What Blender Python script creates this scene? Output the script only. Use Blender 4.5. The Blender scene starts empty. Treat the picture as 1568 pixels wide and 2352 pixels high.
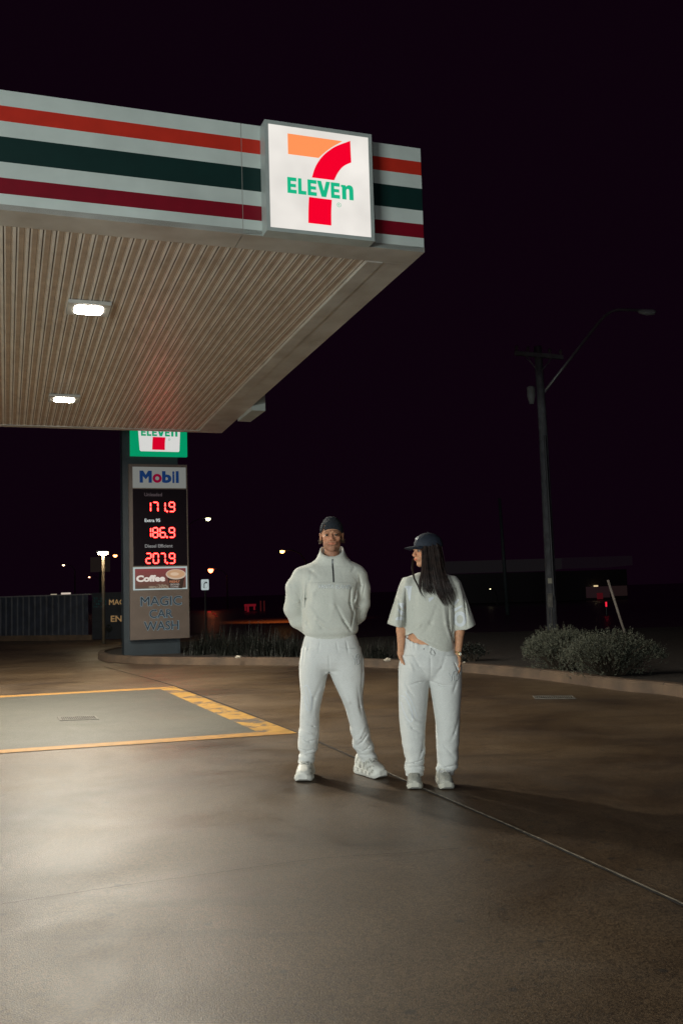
import bpy, bmesh, math, random
import numpy as np
from mathutils import Vector, Matrix
from mathutils.bvhtree import BVHTree
random.seed(7); rng = np.random.default_rng(7)
SC = bpy.context.scene
C = SC.collection

# ------------------------------------------------------------------ camera
F, PITCH, ROLL, CAMH = 2171.6, .0841, .0291, 1.325     # focal length in pixels of a 1568 x 2352 frame
cp, sp_ = math.cos(PITCH), math.sin(PITCH); cr, sr = math.cos(ROLL), math.sin(ROLL)
FWD = np.array([0, cp, sp_]); ZC = np.array([0, -sp_, cp]); XC = np.array([1., 0, 0])
RGT = cr*XC - sr*ZC; UPV = sr*XC + cr*ZC
cam = bpy.data.objects.new('camera', bpy.data.cameras.new('camera')); C.objects.link(cam)
M3 = Matrix((RGT, UPV, -FWD)).transposed().to_4x4(); M3.translation = (0, 0, CAMH)
cam.matrix_world = M3
cam.data.sensor_fit = 'VERTICAL'; cam.data.sensor_height = 36; cam.data.lens = F/2352*36
cam.data.clip_end = 2000; cam.data.clip_start = .05
SC.camera = cam

# ------------------------------------------------------------------ world, lights, exposure
W = bpy.data.worlds.new('World'); SC.world = W; W.use_nodes = True
nt = W.node_tree; bg = nt.nodes['Background']
bg.inputs['Color'].default_value = (.0038, .0008, .0034, 1); bg.inputs['Strength'].default_value = 1.0

def area_light(name, loc, target, power, sx, sy, col):
    l = bpy.data.lights.new(name, 'AREA'); l.shape = 'RECTANGLE'; l.size = sx; l.size_y = sy
    l.energy = power; l.color = col
    o = bpy.data.objects.new(name, l); C.objects.link(o); o.location = loc
    o.rotation_euler = (Vector(target)-Vector(loc)).to_track_quat('-Z', 'Y').to_euler()
    return o
area_light('assumed_flash_light', (-.35, -.1, 1.75), (0, 7, 2.1), 62, .22, .22, (.92, .98, 1.0))  # assumed flash beside the camera, out of view; read off the frontal light
area_light('added_front_fill', (-6.5, -4.0, 1.55), (-.3, 8, 2.6), 900, 5.0, 1.4, (.93, 1.0, .97))  # area fill added front left, for an assumed shop front; no window is built
CANOPY_L = 1560.0          # radiance of a canopy lamp lens

SC.view_settings.view_transform = 'Standard'; SC.view_settings.look = 'None'
SC.view_settings.exposure = 0; SC.view_settings.gamma = 1
cy = SC.cycles
cy.use_denoising = True; cy.denoiser = 'OPENIMAGEDENOISE'; cy.denoising_input_passes = 'RGB_ALBEDO_NORMAL'; cy.denoising_prefilter = 'NONE'; cy.max_bounces = 6; cy.diffuse_bounces = 3; cy.glossy_bounces = 3
cy.sample_clamp_indirect = 2.0; cy.use_light_tree = True

# ------------------------------------------------------------------ projection helpers (photo measurements -> places in the world)
def ray(px, py): return FWD + (px-784)/F*RGT - (py-1176)/F*UPV
O0 = np.array([0, 0, CAMH])
def gp(px, py, z=0.): d = ray(px, py); return O0 + d*(z-CAMH)/d[2]
def yp(px, py, Y): d = ray(px, py); return O0 + d*(Y/d[1])
class Plane:
    def __init__(s, o, u, n=None):
        s.o = np.array(o, float); s.u = np.array([u[0], u[1], 0.])/math.hypot(u[0], u[1]); s.n = np.cross(s.u, [0, 0, 1.])
    def uv(s, px, py):
        d = ray(px, py); t = (s.o-O0)@s.n/(d@s.n); p = O0+d*t; return (p-s.o)@s.u, p[2]-s.o[2]
    def P(s, u, v, w=0.): return s.o + s.u*u + np.array([0, 0, v]) + s.n*w   # +w: towards the viewer's side

# ------------------------------------------------------------------ object helpers
def tag(o, label=None, cat=None, group=None, kind=None):
    for k, v in (('label', label), ('category', cat), ('group', group), ('kind', kind)):
        if v: o[k] = v
    return o
def thing(name, label, cat, loc=(0, 0, 0), group=None):
    o = bpy.data.objects.new(name, None); C.objects.link(o); o.location = Vector(loc); o.empty_display_size = .2
    return tag(o, label, cat, group)
def mesh_obj(name, verts, faces, mats, parent=None, smooth=False, fm=None):
    me = bpy.data.meshes.new(name); me.from_pydata([tuple(map(float, v)) for v in verts], [], [tuple(map(int, f)) for f in faces])
    for m in (mats if isinstance(mats, (list, tuple)) else [mats]): me.materials.append(m)
    if fm is not None: me.polygons.foreach_set('material_index', list(fm))
    if smooth: me.polygons.foreach_set('use_smooth', [True]*len(me.polygons))
    me.update()
    o = bpy.data.objects.new(name, me); C.objects.link(o)
    if parent is not None:
        o.parent = parent
        o.matrix_parent_inverse = Matrix.Translation(-root_loc(parent)) if parent.type == 'EMPTY' else Matrix.Identity(4)
    return o
def root_loc(p):
    v = Vector((0, 0, 0))
    while p is not None: v += p.location; p = p.parent
    return v
class MB:
    def __init__(s): s.v = []; s.f = []; s.m = []
    def add(s, vs, fs, m=0):
        b = len(s.v); s.v += [tuple(x) for x in vs]; s.f += [tuple(i+b for i in f) for f in fs]; s.m += [m]*len(fs)
    def box(s, o, ax, ay, az, m=0):
        o, ax, ay, az = map(np.array, (o, ax, ay, az)); vs = [o+i*ax+j*ay+k*az for k in (0, 1) for j in (0, 1) for i in (0, 1)]
        s.add(vs, [(0, 2, 3, 1), (4, 5, 7, 6), (0, 1, 5, 4), (2, 6, 7, 3), (0, 4, 6, 2), (1, 3, 7, 5)], m)
    def cbox(s, c, x, y, z, m=0):
        s.box((c[0]-x/2, c[1]-y/2, c[2]-z/2), (x, 0, 0), (0, y, 0), (0, 0, z), m)
    def tube(s, pts, rad, n=10, m=0, cap=True, flat=1.):
        pts = [Vector(p) for p in pts]; rad = list(rad) if hasattr(rad, '__len__') else [rad]*len(pts)
        b = len(s.v); N = len(pts); up = None
        for i, p in enumerate(pts):
            t = (pts[min(i+1, N-1)]-pts[max(i-1, 0)]).normalized()
            if up is None: up = t.orthogonal().normalized()
            up = (up - t*up.dot(t)); up = up.normalized() if up.length > 1e-6 else t.orthogonal().normalized()
            w = t.cross(up)
            for k in range(n):
                a = 2*math.pi*k/n; s.v.append(tuple(p + up*math.cos(a)*rad[i] + w*math.sin(a)*rad[i]*flat))
        for i in range(N-1):
            for k in range(n):
                s.f.append((b+i*n+k, b+i*n+(k+1) % n, b+(i+1)*n+(k+1) % n, b+(i+1)*n+k)); s.m.append(m)
        if cap:
            s.f.append(tuple(b+k for k in range(n))[::-1]); s.m.append(m)
            s.f.append(tuple(b+(N-1)*n+k for k in range(n))); s.m.append(m)
    def prism(s, poly, pl, w0, w1, m=0):           # poly in plane (u,v); thickness from w0 to w1 along the plane normal
        n = len(poly); area = sum(poly[i][0]*poly[(i+1) % n][1]-poly[(i+1) % n][0]*poly[i][1] for i in range(n))
        if area < 0: poly = poly[::-1]
        b = len(s.v); s.v += [tuple(pl.P(u, v, w0)) for u, v in poly]+[tuple(pl.P(u, v, w1)) for u, v in poly]
        s.f.append(tuple(b+n+i for i in range(n))); s.m.append(m)
        s.f.append(tuple(b+i for i in range(n))[::-1]); s.m.append(m)
        for i in range(n): s.f.append((b+i, b+(i+1) % n, b+n+(i+1) % n, b+n+i)); s.m.append(m)
    def build(s, name, mats, parent=None, smooth=False): return mesh_obj(name, s.v, s.f, mats, parent, smooth, s.m)

# ------------------------------------------------------------------ materials
def N_(nt, t, **kw):
    n = nt.nodes.new(t)
    for k, v in kw.items():
        if hasattr(n, k): setattr(n, k, v)
        else: n.inputs[k.replace('_', ' ')].default_value = v
    return n
def mat(name, col, rough=.6, metal=0., var=.12, vscale=6., bump=.0, bscale=60., emis=None, est=1., col2=None, spec=.5, coat=0., sheen=0., detail=6.):
    m = bpy.data.materials.new(name); m.use_nodes = True; t = m.node_tree; b = t.nodes['Principled BSDF']
    b.inputs['Roughness'].default_value = rough; b.inputs['Metallic'].default_value = metal
    b.inputs['Specular IOR Level'].default_value = spec
    b.inputs['Coat Weight'].default_value = coat; b.inputs['Sheen Weight'].default_value = sheen
    tc = N_(t, 'ShaderNodeNewGeometry')
    no = N_(t, 'ShaderNodeTexNoise'); no.inputs['Scale'].default_value = vscale; no.inputs['Detail'].default_value = detail
    t.links.new(tc.outputs['Position'], no.inputs['Vector'])
    rp = N_(t, 'ShaderNodeMapRange'); rp.inputs['From Min'].default_value = .3; rp.inputs['From Max'].default_value = .7
    t.links.new(no.outputs['Fac'], rp.inputs['Value'])
    mx = N_(t, 'ShaderNodeMix', data_type='RGBA')
    c2 = col2 or tuple(c*(1-var*2) for c in col)
    mx.inputs['A'].default_value = (*c2, 1); mx.inputs['B'].default_value = (*(col if col2 else tuple(min(1, c*(1+var)) for c in col)), 1)
    t.links.new(rp.outputs['Result'], mx.inputs['Factor']); t.links.new(mx.outputs['Result'], b.inputs['Base Color'])
    if bump:
        n2 = N_(t, 'ShaderNodeTexNoise'); n2.inputs['Scale'].default_value = bscale; n2.inputs['Detail'].default_value = 4
        t.links.new(tc.outputs['Position'], n2.inputs['Vector'])
        bp = N_(t, 'ShaderNodeBump'); bp.inputs['Strength'].default_value = bump; bp.inputs['Distance'].default_value = .01
        t.links.new(n2.outputs['Fac'], bp.inputs['Height']); t.links.new(bp.outputs['Normal'], b.inputs['Normal'])
    if emis:
        b.inputs['Emission Color'].default_value = (*emis, 1); b.inputs['Emission Strength'].default_value = est
    return m
def lit(name, col, st): return mat(name, tuple(min(.5, c*.25) for c in col), .45, var=.0, emis=col, est=st, spec=.12)

def concrete(name, cA, cB, cC, rlo, rhi, seed=0.):
    m = bpy.data.materials.new(name); m.use_nodes = True; t = m.node_tree; b = t.nodes['Principled BSDF']; L = t.links.new
    g = N_(t, 'ShaderNodeNewGeometry'); mp = N_(t, 'ShaderNodeMapping'); mp.inputs['Location'].default_value = (seed, seed*1.7, 0)
    L(g.outputs['Position'], mp.inputs['Vector'])
    def noise(sc, det=5., rg=.55, dist=0.):
        n = N_(t, 'ShaderNodeTexNoise'); n.inputs['Scale'].default_value = sc; n.inputs['Detail'].default_value = det
        n.inputs['Roughness'].default_value = rg; n.inputs['Distortion'].default_value = dist; L(mp.outputs['Vector'], n.inputs['Vector']); return n.outputs['Fac']
    def rng_(v, a, b_, c=0., d=1.):
        r = N_(t, 'ShaderNodeMapRange'); r.inputs['From Min'].default_value = a; r.inputs['From Max'].default_value = b_
        r.inputs['To Min'].default_value = c; r.inputs['To Max'].default_value = d; L(v, r.inputs['Value']); return r.outputs['Result']
    def mix(f, a, b_, bt='MIX'):
        x = N_(t, 'ShaderNodeMix', data_type='RGBA', blend_type=bt)
        if isinstance(f, float): x.inputs['Factor'].default_value = f
        else: L(f, x.inputs['Factor'])
        for k, v in (('A', a), ('B', b_)):
            if isinstance(v, tuple): x.inputs[k].default_value = (*v, 1)
            else: L(v, x.inputs[k])
        return x.outputs['Result']
    big = noise(.35, 5, .6, .6); mid = noise(2.2, 6, .62, .4); fine = noise(150, 2, .6); grit = noise(210, 2, .5)
    c = mix(rng_(big, .36, .66), cA, cB)
    c = mix(rng_(mid, .45, .75), c, cC)
    c = mix(rng_(noise(5, 5, .7, .1), .66, .8, 0, .5), c, tuple(x*.45 for x in cA))      # oil spots and tyre marks
    v = N_(t, 'ShaderNodeTexVoronoi'); v.inputs['Scale'].default_value = 130; L(mp.outputs['Vector'], v.inputs['Vector'])
    sp = mix(rng_(v.outputs['Color'], .1, .9), (.34, .32, .30), (1.75, 1.7, 1.62))
    c = mix(.8, c, sp, 'MULTIPLY')
    c = mix(rng_(grit, .35, .65, 0, .35), c, tuple(x*.5 for x in cA))
    v2 = N_(t, 'ShaderNodeTexVoronoi'); v2.inputs['Scale'].default_value = 5.; L(mp.outputs['Vector'], v2.inputs['Vector'])
    c = mix(rng_(v2.outputs['Distance'], .07, .12, .75, 0.), c, (.03, .025, .02))                # small dark spots of gum and grease
    mp2 = N_(t, 'ShaderNodeMapping'); mp2.inputs['Rotation'].default_value = (0, 0, -.42); mp2.inputs['Scale'].default_value = (.5, 3.2, 1); L(g.outputs['Position'], mp2.inputs['Vector'])
    n5 = N_(t, 'ShaderNodeTexNoise'); n5.inputs['Scale'].default_value = 1.1; n5.inputs['Detail'].default_value = 7; n5.inputs['Roughness'].default_value = .62; L(mp2.outputs['Vector'], n5.inputs['Vector'])
    c = mix(rng_(n5.outputs['Fac'], .56, .70, 0, .5), c, tuple(x*.7 for x in cA))       # drag and tyre streaks
    L(c, b.inputs['Base Color'])
    L(rng_(noise(.8, 6, .65, .5), .34, .66, rlo, rhi), b.inputs['Roughness'])
    h = N_(t, 'ShaderNodeMath', operation='ADD'); L(fine, h.inputs[0]); L(grit, h.inputs[1])
    bp = N_(t, 'ShaderNodeBump'); bp.inputs['Strength'].default_value = .8; bp.inputs['Distance'].default_value = .0016
    L(h.outputs[0], bp.inputs['Height']); L(bp.outputs['Normal'], b.inputs['Normal'])
    b.inputs['Specular IOR Level'].default_value = .7
    return m

M = dict(
 ground=mat('soil_ground', (.05, .042, .045), .32, var=.3, vscale=2),
 concrete=concrete('forecourt_concrete', (.038, .023, .013), (.158, .110, .064), (.098, .065, .036), .34, .54),
 greenpaint=concrete('grey_green_paint', (.052, .052, .040), (.086, .082, .062), (.070, .068, .053), .5, .65, 9.),
 yellow=mat('worn_yellow_paint', (.42, .21, .045), .55, col2=(.26, .14, .04), vscale=10, bump=.2, bscale=80),
 yellow_worn=None,
 asphalt=mat('road_asphalt', (.07, .055, .06), .35, var=.3, vscale=8),
 joint=mat('joint_sealant', (.025, .02, .018), .8, var=.3, vscale=30),
 joint_pale=mat('pale_joint_filler', (.30, .26, .20), .6, var=.3, vscale=20),
 kerb=mat('kerb_concrete', (.135, .088, .055), .75, col2=(.062, .043, .030), vscale=3, bump=.3, bscale=90),
 bed=mat('mulch', (.035, .026, .02), .95, var=.5, vscale=40, bump=1., bscale=40),
 white_al=mat('fascia_white', (.60, .67, .63), .38, var=.09, vscale=1.6),
 orange_s=mat('fascia_orange', (.58, .030, .014), .5, var=.05), green_s=mat('fascia_green', (.003, .026, .023), .5, var=.05),
 red_s=mat('fascia_red', (.21, .001, .012), .5, var=.05),
 trim=mat('trim_white', (.50, .49, .45), .45, col2=(.36, .33, .29), vscale=2.5),
 groove=mat('soffit_gap', (.20, .15, .11), .9), frame=mat('sign_frame', (.42, .47, .45), .4, var=.05),
 metal=mat('galvanised_metal', (.35, .36, .36), .45, .6, var=.15, vscale=20),
 grate=mat('grate_metal', (.16, .15, .13), .6, .3, var=.2, vscale=20), darkmetal=mat('dark_metal', (.05, .05, .055), .5, .4), housing=mat('lamp_housing', (.55, .55, .52), .5),
 pylon=mat('pylon_blue_grey', (.017, .027, .036), .55, var=.1, vscale=3), panel=mat('pylon_bronze', (.112, .086, .072), .45, var=.06, vscale=4),
 black=mat('screen_black', (.006, .003, .006), .6, var=.0, spec=.08),
 wood=mat('weathered_wood', (.165, .17, .185), .85, col2=(.09, .09, .10), vscale=5, bump=.6, bscale=25),
)
def soffit_mat():
    m = mat('soffit_panel', (.76, .72, .655), .34, var=.07, vscale=1.5); t = m.node_tree; b = t.nodes['Principled BSDF']
    g = N_(t, 'ShaderNodeNewGeometry'); mp = N_(t, 'ShaderNodeMapping'); mp.inputs['Rotation'].default_value = (0, 0, -.34); mp.inputs['Scale'].default_value = (9, .9, 1)
    t.links.new(g.outputs['Position'], mp.inputs['Vector'])
    n = N_(t, 'ShaderNodeTexNoise'); n.inputs['Scale'].default_value = 1.; n.inputs['Detail'].default_value = 7; n.inputs['Roughness'].default_value = .7
    t.links.new(mp.outputs['Vector'], n.inputs['Vector'])
    r = N_(t, 'ShaderNodeMapRange'); r.inputs['From Min'].default_value = .5; r.inputs['From Max'].default_value = .75; r.inputs['To Max'].default_value = .45
    t.links.new(n.outputs['Fac'], r.inputs['Value'])
    old = b.inputs['Base Color'].links[0].from_socket
    x = N_(t, 'ShaderNodeMix', data_type='RGBA'); x.inputs['B'].default_value = (.22, .15, .10, 1)
    t.links.new(r.outputs['Result'], x.inputs['Factor']); t.links.new(old, x.inputs['A']); t.links.new(x.outputs['Result'], b.inputs['Base Color'])
    b.inputs['Specular IOR Level'].default_value = .5
    return m
M['soffit'] = soffit_mat()
def worn_yellow():
    m = mat('worn_yellow_band', (.40, .22, .045), .55, bump=.2, bscale=80); t = m.node_tree; b = t.nodes['Principled BSDF']
    g = N_(t, 'ShaderNodeNewGeometry'); n = N_(t, 'ShaderNodeTexNoise'); n.inputs['Scale'].default_value = 3.4; n.inputs['Detail'].default_value = 9; n.inputs['Roughness'].default_value = .72
    n.inputs['Distortion'].default_value = .6
    t.links.new(g.outputs['Position'], n.inputs['Vector'])
    r = N_(t, 'ShaderNodeMapRange'); r.inputs['From Min'].default_value = .50; r.inputs['From Max'].default_value = .56
    t.links.new(n.outputs['Fac'], r.inputs['Value']); old = b.inputs['Base Color'].links[0].from_socket
    x = N_(t, 'ShaderNodeMix', data_type='RGBA'); x.inputs['B'].default_value = (.10, .08, .062, 1)
    t.links.new(r.outputs['Result'], x.inputs['Factor']); t.links.new(old, x.inputs['A']); t.links.new(x.outputs['Result'], b.inputs['Base Color'])
    return m
M['yellow_worn'] = worn_yellow()

# ------------------------------------------------------------------ text as mesh
def text2d(s, bold=0.):
    if s[0] == 'M' and bold:      # own heavy M, the rest of the word follows it
        b = bold; t = .10+2*b; x0, x1, H, xm = .07-b, .71+b, .685+b, .39
        v = [(x0, -b), (x0, H), (x0+t*1.08, H), (xm, .40+b*1.2), (x1-t*1.08, H), (x1, H), (x1, -b), (x1-t, -b), (x1-t, .53-b*3), (xm+.015, .26-b*1.5), (xm-.015, .26-b*1.5), (x0+t, .53-b*3), (x0+t, -b)]
        f = [tuple(range(13))]; n = 13
        if len(s) > 1:
            v2, f2 = text2d_raw(s[1:], bold); v += [(x+.78, y) for x, y in v2]; f += [tuple(i+n for i in q) for q in f2]
        v = np.array(v); return (v-v.min(0))/(v.max(0)-v.min(0)), f
    v, f = text2d_raw(s, bold); return (v-v.min(0))/(v.max(0)-v.min(0)), f
def text2d_raw(s, bold):
    cu = bpy.data.curves.new('t', 'FONT'); cu.body = s; cu.offset = bold; cu.resolution_u = 3; cu.fill_mode = 'BOTH' if False else cu.fill_mode
    o = bpy.data.objects.new('t', cu); C.objects.link(o); dg = bpy.context.evaluated_depsgraph_get()
    me = bpy.data.meshes.new_from_object(o.evaluated_get(dg))
    v = np.array([(p.co.x, p.co.y) for p in me.vertices]); f = [tuple(p.vertices) for p in me.polygons]
    bpy.data.objects.remove(o); bpy.data.meshes.remove(me); bpy.data.curves.remove(cu)
    return v, f
def flatten_faces(v3, f, nrm):
    out = []
    for q in f:
        a, b, c = (np.array(v3[i]) for i in q[:3])
        n = np.zeros(3)
        for i in range(1, len(q)-1): n += np.cross(np.array(v3[q[i]])-np.array(v3[q[0]]), np.array(v3[q[i+1]])-np.array(v3[q[0]]))
        out.append(q if n@nrm > 0 else q[::-1])
    return out
def text_on(name, s, pl, u0, u1, v0, v1, w, m, parent, bold=0., slant=0.):
    v, f = text2d(s, bold); P = [pl.P(u0+(a+slant*b)*(u1-u0), v0+b*(v1-v0), w) for a, b in v]
    return mesh_obj(name, P, flatten_faces(P, f, pl.n), m, parent)
def text_px(name, s, pl, x0, y0, x1, y1, w, m, parent, bold=0.):     # box from measured corners
    u0, v1 = pl.uv(x0, y0); u1, v0 = pl.uv(x1, y1); return text_on(name, s, pl, u0, u1, v0, v1, w, m, parent, bold)

# ================================================================== SETTING
def sheet(name, pts, z, m, kind='structure'):
    o = mesh_obj(name, [(p[0], p[1], z) for p in pts], [tuple(range(len(pts)))], m); 
    if o.data.polygons[0].normal.z < 0: o.data.flip_normals()
    return tag(o, kind=kind)
sheet('ground', [(-600, -60), (600, -60), (600, 900), (-600, 900)], -.03, M['ground'])
# kerb line (foot of the kerb face), from the far right round to the island nose beside the pylon
kpx = [(2100, 1722), (1800, 1655), (1551, 1600), (1419, 1586), (1238, 1561), (1059, 1544), (900, 1535), (760, 1530), (600, 1528), (440, 1527), (330, 1525), (262, 1521)]
kf = [gp(*p)[:2] for p in kpx]
nose = [gp(236, 1518)[:2], gp(225, 1513)[:2], gp(228, 1508)[:2], gp(245, 1503)[:2], gp(268, 1499)[:2], gp(300, 1495)[:2], gp(380, 1487)[:2], gp(470, 1480)[:2]]
def smooth_path(p, n=6):
    p = np.array(p); out = []
    for i in range(len(p)-1):
        a, b, c, d = p[max(i-1, 0)], p[i], p[i+1], p[min(i+2, len(p)-1)]
        for k in range(n):
            t = k/n; out.append(.5*((2*b)+(-a+c)*t+(2*a-5*b+4*c-d)*t*t+(-a+3*b-3*c+d)*t**3))
    out.append(p[-1]); return np.array(out)
KP = smooth_path(list(kf)+nose, 5)
# forecourt slab reaches everywhere in front of, and to the left of, the garden bed
fore = [(-60, -12), (30, -12)] + [tuple(p) for p in KP] + [tuple(gp(470, 1480)[:2]+np.array([0, 1.5])), (-3.5, 31.2), (-60, 31.2)]
sheet('forecourt', fore, 0., M['concrete'])
def offs(P, d):
    T = np.gradient(P, axis=0); T /= np.linalg.norm(T, axis=1)[:, None]; Nn = np.stack([T[:, 1], -T[:, 0]], 1); return P+Nn*d
mb = MB(); prof = [(0, -.02), (.012, .115), (.035, .14), (.15, .142), (.16, .10)]
rows = [offs(KP, d) for d, _ in prof]
for r, (_, z) in zip(rows, prof): mb.v += [(x, y, z) for x, y in r]
n = len(KP)
for j in range(len(prof)-1):
    for i in range(n-1):
        mb.f.append((j*n+i, j*n+i+1, (j+1)*n+i+1, (j+1)*n+i)); mb.m.append(0)
kb = mb.build('kerb', M['kerb'], smooth=False); tag(kb, kind='structure')
# joints across the kerb
mb = MB(); q_ = 0
for i in range(6, n-6):
    q_ += np.linalg.norm(KP[i]-KP[i-1])
    if q_ < 2.2: continue
    q_ = 0; t_ = KP[i+1]-KP[i]; t_ = t_/np.linalg.norm(t_)*.006
    for j in range(1, len(prof)-1):
        a, b = rows[j][i], rows[j+1][i]; za, zb2 = prof[j][1]+.002, prof[j+1][1]+.002
        off_ = (rows[j][i]-rows[j+1][i]); off_ = off_/np.linalg.norm(off_)*.002
        mb.add([(*(a-t_+off_), za), (*(a+t_+off_), za), (*(b+t_), zb2), (*(b-t_), zb2)], [(0, 1, 2, 3)])
tag(mb.build('kerb_joint', M['joint']), kind='structure')
inner = offs(KP, .15)
far_road_y = 34.
bed = [tuple(p) for p in inner] + [(-1.5, 24.5), (3., 26.), (14, 26.), (26, 22)]
sheet('garden_bed', bed, .11, M['bed'])
sheet('road', [(-4.0, 27.5), (200, 27.5), (200, 60.), (-120, 60.), (-120, 34), (-4.0, 34)], .004, M['asphalt'])
mb = MB(); 
for (a, b) in (((1060, 1453), (1100, 1454)), ((1385, 1459), (1490, 1462))):
    p, q = gp(*a), gp(*b); d = q-p; nn = np.array([-d[1], d[0], 0])/np.linalg.norm(d)*.06
    mb.add([p-nn+[0, 0, .008], q-nn+[0, 0, .008], q+nn+[0, 0, .008], p+nn+[0, 0, .008]], [(0, 1, 2, 3)])
tag(mb.build('road_line', mat('road_line_white', (.5, .5, .48), .6)), kind='structure')

# painted box on the forecourt
def ext(p, q, X):       # extend the line through two ground points to x = X
    t = (X-p[0])/(q[0]-p[0]); return p+(q-p)*t
nlo = (gp(0, 1731), gp(683.6, 1685)); nhi = (gp(0, 1723.5), gp(593, 1682.5)); flo = (gp(0, 1602.8), gp(368.6, 1583.2)); fhi = (gp(0, 1598.9), gp(400, 1577.4))
XL = -16.
A = ext(*nlo, XL); B = ext(*nhi, XL); D_ = ext(*flo, XL); E_ = ext(*fhi, XL)
sheet('painted_panel', [B[:2], nhi[1][:2], flo[1][:2], D_[:2]], .004, M['greenpaint'])
mb = MB()
def band(pts, m, z=.0045): mb.add([(p[0], p[1], z) for p in pts], [tuple(range(len(pts)))], m)
band([A, nlo[1], nhi[1], B], 0); band([nhi[1], nlo[1], fhi[1], flo[1]], 1, .0046); band([D_, flo[1], fhi[1], E_], 0)
o = mb.build('yellow_line', [M['yellow'], M['yellow_worn']]); tag(o, kind='structure')
bm = bmesh.new(); bm.from_mesh(o.data)
for f in bm.faces:
    if f.normal.z < 0: f.normal_flip()
bm.to_mesh(o.data)
def crack(name, pp, w, m, z=.006, jit=.0, n=14):
    P = smooth_path([gp(*p)[:2] for p in pp], n); P = P+rng.normal(0, jit, P.shape) if jit else P
    wd = w*(1+.16*rng.standard_normal(len(P))).clip(.5, 1.6)
    T = np.gradient(P, axis=0); T /= np.linalg.norm(T, axis=1)[:, None]; Nn = np.stack([-T[:, 1], T[:, 0]], 1)
    L, R = P+Nn*wd[:, None]/2, P-Nn*wd[:, None]/2
    vs = [(x, y, z) for x, y in L]+[(x, y, z) for x, y in R]; k = len(P)
    o = mesh_obj(name, vs, [(i, i+k, i+k+1, i+1) for i in range(k-1)], m); return tag(o, kind='structure')
main = [(240, 1532), (288, 1545), (402, 1577), (650, 1671), (731, 1705), (825, 1747), (970, 1813), (1062, 1853), (1232, 1928), (1568, 2082), (1760, 2172)]
crack('slab_joint', main, .022, M['joint'], jit=.0010, n=20)
crack('joint_filler', [(860, 1762.6), (970, 1811.8), (1062, 1851.6), (1232, 1926), (1568, 2079.5), (1760, 2169)], .011, M['joint_pale'], z=.0075, jit=.0008, n=20)
crack('slab_crack', [(-40, 2086), (0, 2080), (150, 2057), (300, 2034), (450, 2014), (600, 1992), (752, 1973), (968, 1958), (1060, 1950)], .004, M['joint'], jit=.002, n=20)
crack('slab_crack', [(734, 1682), (803, 1679), (905, 1672), (1300, 1652), (1600, 1640)], .006, M['joint'], jit=.002)

# drain grates
def grate(pp, label):
    P = [gp(*p) for p in pp]; c = sum(P)/4; t = thing('drain_grate', label, 'drain', (c[0], c[1], 0), 'drain grates set in the concrete')
    mb = MB(); u = P[1]-P[0]; v = P[3]-P[0]
    def q(a0, a1, b0, b1, z0=.004, z1=.012): mb.box(P[0]+u*a0+v*b0+[0, 0, z0], u*(a1-a0), v*(b1-b0), (0, 0, z1-z0))
    q(0, 1, 0, .12); q(0, 1, .88, 1); q(0, .05, .12, .88); q(.95, 1, .12, .88)
    mb.build('frame', M['grate'], t)
    mb = MB()
    for i in range(17): a = .06+i*.052; q(a, a+.026, .12, .88, .004, .010)
    mb.build('bars', M['grate'], t)
    mb = MB(); mb.box(P[0]+[0, 0, .0035]+u*.04+v*.1, u*.92, v*.8, (0, 0, .002)); mb.build('pit_shade', M['black'], t)  # black sheet over the slab paints the dark below the bars
grate([(138, 1657), (228, 1653.5), (219, 1646.5), (132, 1649)], 'rectangular steel drain grate inside the yellow painted box')
grate([(1228, 1606.5), (1322, 1606), (1300, 1600), (1222, 1600)], 'steel drain grate in dark concrete in front of the kerb at right')

# ================================================================== CANOPY
TH = .3411; SL = .0229
CO = np.array([.8886, 9.0482, 4.6+.025]); HF = 1.0569; DEP = 9.36; LEN = 24.
cu_ = np.array([math.cos(TH), math.sin(TH), 0]); cb_ = np.array([-math.sin(TH), math.cos(TH), -SL]); cbh = np.array([-math.sin(TH), math.cos(TH), 0])
def cn(a, b, z=0.): return CO - cu_*a + cb_*b + np.array([0, 0, z])      # a: to the left of the corner, b: back
def plane_hit(px, py, z=0.):     # (a,b) where a photo ray meets the soffit plane
    n = np.cross(cu_, cb_); d = ray(px, py); o = CO+np.array([0, 0, z]); t = (o-O0)@n/(d@n); p = O0+d*t-o
    return -(p@cu_), (p@cbh)
can = thing('fuel_station_canopy', 'large flat canopy with white fascia striped orange, green and red over the forecourt', 'canopy', (CO[0], CO[1], 0))
fr = [0, .132, .261, .391, .6025, .734, .866, 1.]; fmt = [0, 1, 0, 2, 0, 3, 0]
def fascia(name, p0, p1, out, jt):
    mb = MB(); p0, p1, out = map(np.array, (p0, p1, out)); d = p1-p0; L = np.linalg.norm(d); cuts = [0]+jt+[L]
    for a, b in zip(cuts[:-1], cuts[1:]):
        g = .003
        for k in range(7):
            z1 = HF*(1-fr[k]); z0 = HF*(1-fr[k+1])
            A_ = p0+d*((a+g)/L); B_ = p0+d*((b-g)/L)
            mb.add([A_+[0, 0, z0], B_+[0, 0, z0], B_+[0, 0, z1], A_+[0, 0, z1]], [(0, 1, 2, 3)], fmt[k])
    nrm = np.cross(d, [0, 0, 1.])
    if nrm@out < 0: mb.f = [f[::-1] for f in mb.f]
    # backing, cap and lower return
    out = out/np.linalg.norm(out); u_ = d/L; mb.box(p0-out*.004+u_*.008, u_*(L-.016), -out*.05, (0, 0, HF-.002), 4)
    return mb.build(name, [M['white_al'], M['orange_s'], M['green_s'], M['red_s'], M['trim']], can)
aj = plane_hit(557, 540)[0]
CN0 = cn(0, 0)
fascia('fascia', cn(LEN, 0), CN0, np.cross(cu_, [0, 0, 1.]), [LEN-aj-9, LEN-aj-4.5, LEN-aj])
sb = cn(0, DEP)
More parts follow.
